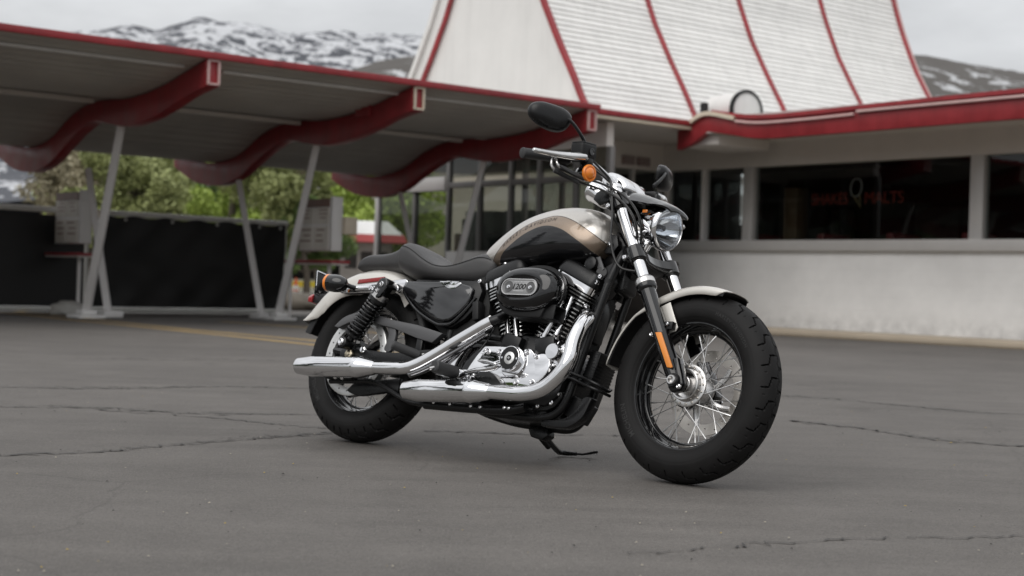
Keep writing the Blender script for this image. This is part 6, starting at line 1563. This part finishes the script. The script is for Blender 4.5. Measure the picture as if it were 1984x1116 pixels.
g = G(); g.add(np.stack([V[:, 0] + 0.847, np.full(len(V), -0.2477), V[:, 1] + 0.5735], 1), F); build(g, 'badge_numerals', dark, ac, flat=True, recalc=False)
g = G(); g.box((0.876, -0.2475, 0.600), (0.056, 0.001, 0.0016)); build(g, 'badge_line', alu, ac); g = G(); g.box((0.876, -0.2475, 0.5665), (0.046, 0.001, 0.0025)); build(g, 'badge_line', alu, ac)
# intake scoop below it
g = G(); g.prism(sm2([(0.760, 0.528), (0.790, 0.500), (0.830, 0.487), (0.900, 0.483), (0.962, 0.483)], 3)[:-1] + [(0.965, 0.483), (0.985, 0.535), (0.93, 0.53), (0.85, 0.53), (0.79, 0.545)], -0.212, -0.125); build(g, 'intake_tray', matte, acb, bevel=0.006)
g = G(); sq = [(-0.03, -0.024), (0.03, -0.024), (0.03, 0.024), (-0.03, 0.024)]
g.loft([[(0.955, -0.17 + a, 0.510 + b) for a, b in sq], [(1.018, -0.17 + a * 1.1, 0.508 + b * 1.1) for a, b in sq], [(1.018, -0.17 + a * 0.92, 0.508 + b * 0.92) for a, b in sq], [(0.972, -0.17 + a * 0.9, 0.510 + b * 0.9) for a, b in sq]]); build(g, 'intake_snout', matte, acb, bevel=0.002)

# ---- exhaust
lowp = [(1.075, -0.085, 0.520), (1.108, -0.130, 0.512), (1.118, -0.172, 0.470), (1.122, -0.196, 0.410), (1.128, -0.206, 0.350), (1.112, -0.210, 0.300), (1.075, -0.210, 0.255), (1.030, -0.210, 0.226), (0.960, -0.210, 0.210), (0.890, -0.210, 0.207), (0.800, -0.210, 0.206)]
g = G(); g.tube(lowp, 0.0262, 28, sm=8); ex = build(g, 'front_exhaust_pipe', chrome, bike)
MD = np.array((-1, 0, -0.055)); 
g = G(); g.lathe([(0.0255, -0.01), (0.0285, 0.0), (0.0300, 0.004), (0.0415, 0.080), (0.0425, 0.088), (0.0415, 0.092), (0.0415, 0.27), (0.0415, 0.335), (0.0340, 0.398), (0.0300, 0.402), (0.0270, 0.398), (0.0270, 0.36), (0.0, 0.36)], (0.812, -0.210, 0.206), MD, 48); mf = build(g, 'lower_muffler', chrome, bike, angle=30)
g = G(); g.lathe([(0.0270, 0.400), (0.0265, 0.361), (0.0, 0.3605)], (0.812, -0.210, 0.206), MD, 32); build(g, 'muffler_bore', dark, mf)
g = G(); g.box((0.722, -0.226, 0.243), (0.024, 0.018, 0.016)); g.lathe([(0.007, 0), (0.007, 0.006), (0.004, 0.008), (0, 0.008)], (0.722, -0.236, 0.247), (0, -1, 0.3), 10); build(g, 'muffler_clamp', dark_chrome, mf, bevel=0.003)
upp = [(0.722, -0.172, 0.470), (0.690, -0.176, 0.450), (0.640, -0.180, 0.418), (0.560, -0.186, 0.366), (0.480, -0.194, 0.313), (0.430, -0.200, 0.284), (0.385, -0.206, 0.268), (0.330, -0.209, 0.262), (0.215, -0.210, 0.258)]
g = G(); g.tube(upp, 0.0248, 28, sm=8); ex2 = build(g, 'rear_exhaust_pipe', chrome, bike)
MU = np.array((-1, 0, -0.045))
g = G(); g.lathe([(0.0240, -0.01), (0.0268, 0.0), (0.0280, 0.004), (0.0405, 0.070), (0.0420, 0.076), (0.0420, 0.098), (0.0405, 0.100), (0.0405, 0.27), (0.0405, 0.330), (0.0325, 0.410), (0.0295, 0.414), (0.0265, 0.410), (0.0265, 0.37), (0.0, 0.37)], (0.226, -0.210, 0.258), MU, 48); mf = build(g, 'upper_muffler', chrome, bike, angle=30)
g = G(); g.lathe([(0.0268, 0.412), (0.0262, 0.371), (0.0, 0.3705)], (0.226, -0.210, 0.258), MU, 32); build(g, 'muffler_bore', dark, mf)
g = G(); g.tube([(0.690, -0.080, 0.515), (0.730, -0.120, 0.505), (0.738, -0.160, 0.482), (0.712, -0.174, 0.464)], 0.0205, 16, sm=5); build(g, 'rear_header', satin, ex2)
# dark inner sleeve of the rear pipe shield
g = G(); g.tube([(0.700, -0.165, 0.428), (0.600, -0.172, 0.362), (0.470, -0.186, 0.278), (0.400, -0.195, 0.246)], 0.014, 12, sm=4); build(g, 'pipe_shield_edge', dark_chrome, ex2)
g = G(); g.lathe([(0.034, -0.01), (0.036, 0.0), (0.036, 0.012), (0.028, 0.02)], (1.075, -0.085, 0.520), (0.6, -0.8, -0.1), 24); build(g, 'exhaust_flange', gloss, ex)

# ---- frame
fr_r = [(1.150, -0.045, 0.790), (1.158, -0.078, 0.740), (1.140, -0.088, 0.660), (1.118, -0.090, 0.540), (1.098, -0.090, 0.430), (1.078, -0.090, 0.320), (1.062, -0.090, 0.225), (1.030, -0.090, 0.175), (0.97, -0.090, 0.155), (0.85, -0.090, 0.152), (0.68, -0.090, 0.160), (0.50, -0.085, 0.20), (0.44, -0.08, 0.28), (0.45, -0.08, 0.45)]
g = G(); g.tube(fr_r, 0.0158, 18, sm=8); frm = build(g, 'frame', satin, bike)
fr_l = [(1.140, 0.035, 0.790), (1.134, 0.058, 0.740), (1.124, 0.065, 0.680), (1.101, 0.066, 0.546), (1.084, 0.066, 0.450), (1.068, 0.066, 0.354), (1.056, 0.068, 0.277), (1.035, 0.072, 0.205)] + [(x, -y, z) for x, y, z in fr_r[8:]]
g = G(); g.tube(fr_l, 0.0145, 18, sm=8); build(g, 'down_tube', satin, frm)
g = G(); g.tube([(1.07, 0, 0.84), (0.95, 0, 0.80), (0.75, 0, 0.74), (0.5, 0, 0.66), (0.2, 0, 0.62)], 0.026, 16, sm=5); build(g, 'backbone', satin, frm)
g = G(); g.prism([(1.02, 0.86), (1.10, 0.86), (1.165, 0.78), (1.17, 0.64), (1.13, 0.63), (1.08, 0.72), (1.00, 0.76)], -0.045, 0.045); build(g, 'neck_gusset', satin, frm, bevel=0.01)
g = G(); g.tube([(1.140, -0.088, 0.665), (1.136, -0.088, 0.650)], 0.0172, 14); build(g, 'tube_band', matte, frm)
# neck clutter: horn, ignition switch, brackets, bolts
g = G(); g.lathe([(0.022, -0.01), (0.026, 0.0), (0.024, 0.012), (0.012, 0.016), (0.0, 0.014)], (1.045, -0.085, 0.722), (0, -1, 0), 24); build(g, 'ignition_switch', satin, bike)
g = G(); g.lathe([(0.020, -0.02), (0.022, 0.0), (0.022, 0.03), (0.018, 0.035), (0.0, 0.035)], (1.078, -0.050, 0.690), (0.4, -0.9, 0.1), 20); build(g, 'ignition_boot', rubber2, bike)
for (x, y, z) in ((1.100, -0.085, 0.672), (1.090, -0.090, 0.650), (1.074, -0.10, 0.560)):
    g = G(); g.lathe([(0.010, 0), (0.010, 0.010), (0.007, 0.014), (0.005, 0.014), (0.0045, 0.008), (0, 0.008)], (x, y, z), (0, -1, 0.1), 14); build(g, 'mount_bolt', chrome, bike)
g = G(); g.prism([(1.045, 0.745), (1.070, 0.752), (1.100, 0.705), (1.082, 0.690)], -0.082, -0.074); build(g, 'coil_bracket', guardm, bike, bevel=0.002)
g = G(); g.prism([(1.06, 0.70), (1.13, 0.74), (1.15, 0.66), (1.11, 0.60), (1.07, 0.62)], -0.07, -0.02); build(g, 'neck_cover', satin, bike, bevel=0.008)
g = G(); g.prism([(1.05, 0.60), (1.10, 0.62), (1.115, 0.55), (1.105, 0.44), (1.075, 0.44), (1.07, 0.55)], -0.065, -0.01); build(g, 'front_mount', satin, bike, bevel=0.008)
# oil cooler and its finned face
g = G(); g.box((1.118, -0.012, 0.350), (0.045, 0.11, 0.125), Matrix.Rotation(R(10), 3, 'Y')); oc = build(g, 'oil_cooler', satin, bike, bevel=0.004)
for k in range(10):
    g = G(); g.box(np.array((1.118, -0.012, 0.350)) + np.array(Matrix.Rotation(R(10), 3, 'Y')) @ np.array((0, 0, -0.052 + k * 0.0115)), (0.0465, 0.111, 0.004), Matrix.Rotation(R(10), 3, 'Y')); build(g, 'cooler_fin', satin, oc)
for pts in ([(1.050, -0.115, 0.330), (1.075, -0.130, 0.318), (1.150, -0.130, 0.297), (1.205, -0.120, 0.280), (1.212, -0.07, 0.272), (1.195, -0.03, 0.285)], [(1.040, -0.115, 0.290), (1.085, -0.130, 0.296), (1.150, -0.130, 0.277), (1.205, -0.120, 0.262), (1.21, -0.05, 0.26)]):
    g = G(); g.tube(pts, 0.0058, 10, sm=6); build(g, 'oil_line', satin, bike)
for x, z in ((1.052, 0.300), (1.040, 0.284), (1.048, 0.318)):
    g = G(); g.tube([(x, -0.118, z), (x + 0.026, -0.124, z + 0.014)], 0.0062, 8); build(g, 'line_fitting', alu, bike)
# lower front: mount plate, regulator shield
g = G(); g.prism([(0.930, 0.195), (0.985, 0.235), (1.045, 0.262), (1.056, 0.228), (1.030, 0.192), (1.00, 0.178), (0.94, 0.172)], -0.112, -0.092); mp_ = build(g, 'engine_mount_plate', satin, bike, bevel=0.003)
for x, z in ((0.962, 0.190), (1.018, 0.205), (1.040, 0.240), (0.955, 0.206)):
    g = G(); g.lathe([(0.0095, 0), (0.0095, 0.006), (0.006, 0.009), (0, 0.008)], (x, -0.112, z), (0, -1, 0), 6); build(g, 'plate_bolt', chrome, mp_)
g = G(); g.prism(sm2([(1.045, 0.125), (1.095, 0.130), (1.145, 0.165), (1.165, 0.215), (1.170, 0.240), (1.135, 0.236), (1.120, 0.200), (1.085, 0.165), (1.040, 0.150), (0.98, 0.145), (0.98, 0.125)], 3), -0.098, -0.06); build(g, 'regulator_guard', satin, bike, bevel=0.006)
g = G(); g.box((1.075, -0.02, 0.205), (0.06, 0.10, 0.075), Matrix.Rotation(R(25), 3, 'Y')); build(g, 'voltage_regulator', matte, bike, bevel=0.006)
g = G(); g.prism([(0.60, 0.195), (0.98, 0.195), (1.0, 0.165), (0.95, 0.145), (0.70, 0.150), (0.62, 0.165)], -0.10, 0.10); build(g, 'sump', satin, bike, bevel=0.012)
g = G(); g.tube([(0.46, -0.14, 0.150), (0.70, -0.145, 0.152), (0.86, -0.145, 0.160), (0.93, -0.14, 0.178)], 0.0165, 14, sm=4); build(g, 'crossover_pipe', satin, bike)
for x in (0.52, 0.60, 0.70, 0.745, 0.855, 0.875):
    g = G(); g.lathe([(0.007, 0), (0.007, 0.006), (0.004, 0.008), (0, 0.008)], (x, -0.160, 0.158 + 0.006 * (x > 0.8)), (0, -1, 0), 8); build(g, 'bracket_bolt', chrome, bike)

# ---- pegs and pedal
def peg(a, b, r, name, parent=None):
    a, b = np.array(a, float), np.array(b, float); d = b - a; L = np.linalg.norm(d)
    g = G(); g.lathe([(r * 0.75, 0), (r, 0.004), (r, L - 0.004), (r * 0.8, L), (0, L)], a, d, 24); return build(g, name, rubber2, bike)
peg((0.618, -0.190, 0.268), (0.600, -0.290, 0.266), 0.0235, 'foot_peg')
g = G(); g.tube([(0.600, -0.285, 0.262), (0.592, -0.303, 0.252)], 0.006, 10); build(g, 'peg_tip', alu, bike)
g = G(); g.box((0.625, -0.172, 0.268), (0.030, 0.045, 0.030)); g.box((0.628, -0.145, 0.268), (0.055, 0.03, 0.045)); build(g, 'peg_mount', chrome, bike, bevel=0.006)
g = G(); pts = []
for i in range(9 * 12 + 1): a = 2 * PI * i / 12; pts.append((0.575 + i * 0.0009, -0.205 + 0.009 * math.cos(a), 0.235 + 0.009 * math.sin(a)))
g.tube(pts, 0.0022, 6); build(g, 'pedal_spring', satin, bike)
peg((0.385, -0.150, 0.330), (0.315, -0.235, 0.346), 0.0175, 'passenger_peg')
g = G(); g.box((0.400, -0.140, 0.326), (0.03, 0.03, 0.028)); build(g, 'passenger_peg_mount', alu, bike, bevel=0.004)
g = G(); g.tube([(0.640, -0.180, 0.262), (0.690, -0.205, 0.268), (0.745, -0.225, 0.276), (0.800, -0.236, 0.280), (0.840, -0.240, 0.288)], [0.011, 0.0095, 0.009, 0.0095, 0.010], 14, sm=6); bpd = build(g, 'brake_pedal', chrome, bike)
g = G(); L = []
for k, (x, y, z) in enumerate(((0.772, -0.246, 0.304), (0.800, -0.249, 0.303), (0.835, -0.251, 0.300), (0.866, -0.252, 0.294))):
    L.append([(x + dx, y + dy, z + dz) for dx, dy, dz in ((0, -0.018, -0.004), (0, 0.018, -0.004), (0, 0.018, 0.004), (0, -0.018, 0.004))])
g.loft(L); pd = build(g, 'pedal_pad', chrome, bpd, bevel=0.003)
for k in range(6):
    g = G(); g.box((0.782 + k * 0.0145, -0.2495, 0.3085 - k * 0.0018), (0.005, 0.034, 0.003)); build(g, 'pad_rib', alu, bpd)
g = G(); g.tube([(0.845, -0.245, 0.286), (0.858, -0.250, 0.292), (0.864, -0.252, 0.294)], 0.010, 10); build(g, 'pedal_knuckle', chrome, bpd)
g = G(); g.prism(sm2([(0.700, 0.262), (0.740, 0.286), (0.790, 0.276), (0.840, 0.235), (0.850, 0.212), (0.80, 0.215), (0.75, 0.228)], 4), -0.185, -0.160); build(g, 'pedal_shield', satin, bike, bevel=0.004)

# ---- side stand, resting on the ground on the far side
ST = np.array((0.775, 0.322, 0.0))
g = G(); g.prism([(0.800, 0.150), (0.885, 0.150), (0.892, 0.118), (0.868, 0.100), (0.815, 0.108), (0.800, 0.130)], 0.06, 0.105); ssm = build(g, 'side_stand_mount', satin, bike, bevel=0.004)
foot = np.array((0.785, 0.300, 0.100))
g = G(); g.tube([(0.845, 0.090, 0.130), (0.822, 0.170, 0.112), (0.790, 0.270, 0.098), foot], [0.012, 0.0115, 0.0105, 0.0105], 12, sm=4); ss = build(g, 'side_stand', satin, bike)
g = G(); g.tube([foot, (0.800, 0.312, 0.1005), (0.840, 0.318, 0.103)], [0.0105, 0.009, 0.007], 10, sm=3); g.tube([(0.840, 0.318, 0.103), (0.868, 0.330, 0.108), (0.905, 0.336, 0.120), (0.915, 0.342, 0.1225), (0.878, 0.346, 0.114), (0.848, 0.336, 0.106)], 0.0042, 8, sm=4); build(g, 'stand_foot', satin, ss)
g = G(); pts = []
for i in range(14 * 10 + 1):
    a = 2 * PI * i / 10; k = i / 140; c0 = np.array((0.832, 0.095, 0.118)) * (1 - k) + np.array((0.815, 0.175, 0.098)) * k
    pts.append(c0 + np.array((0.010 * math.cos(a), 0, 0.010 * math.sin(a))))
g.tube(pts, 0.003, 6); build(g, 'stand_spring', satin, ss)
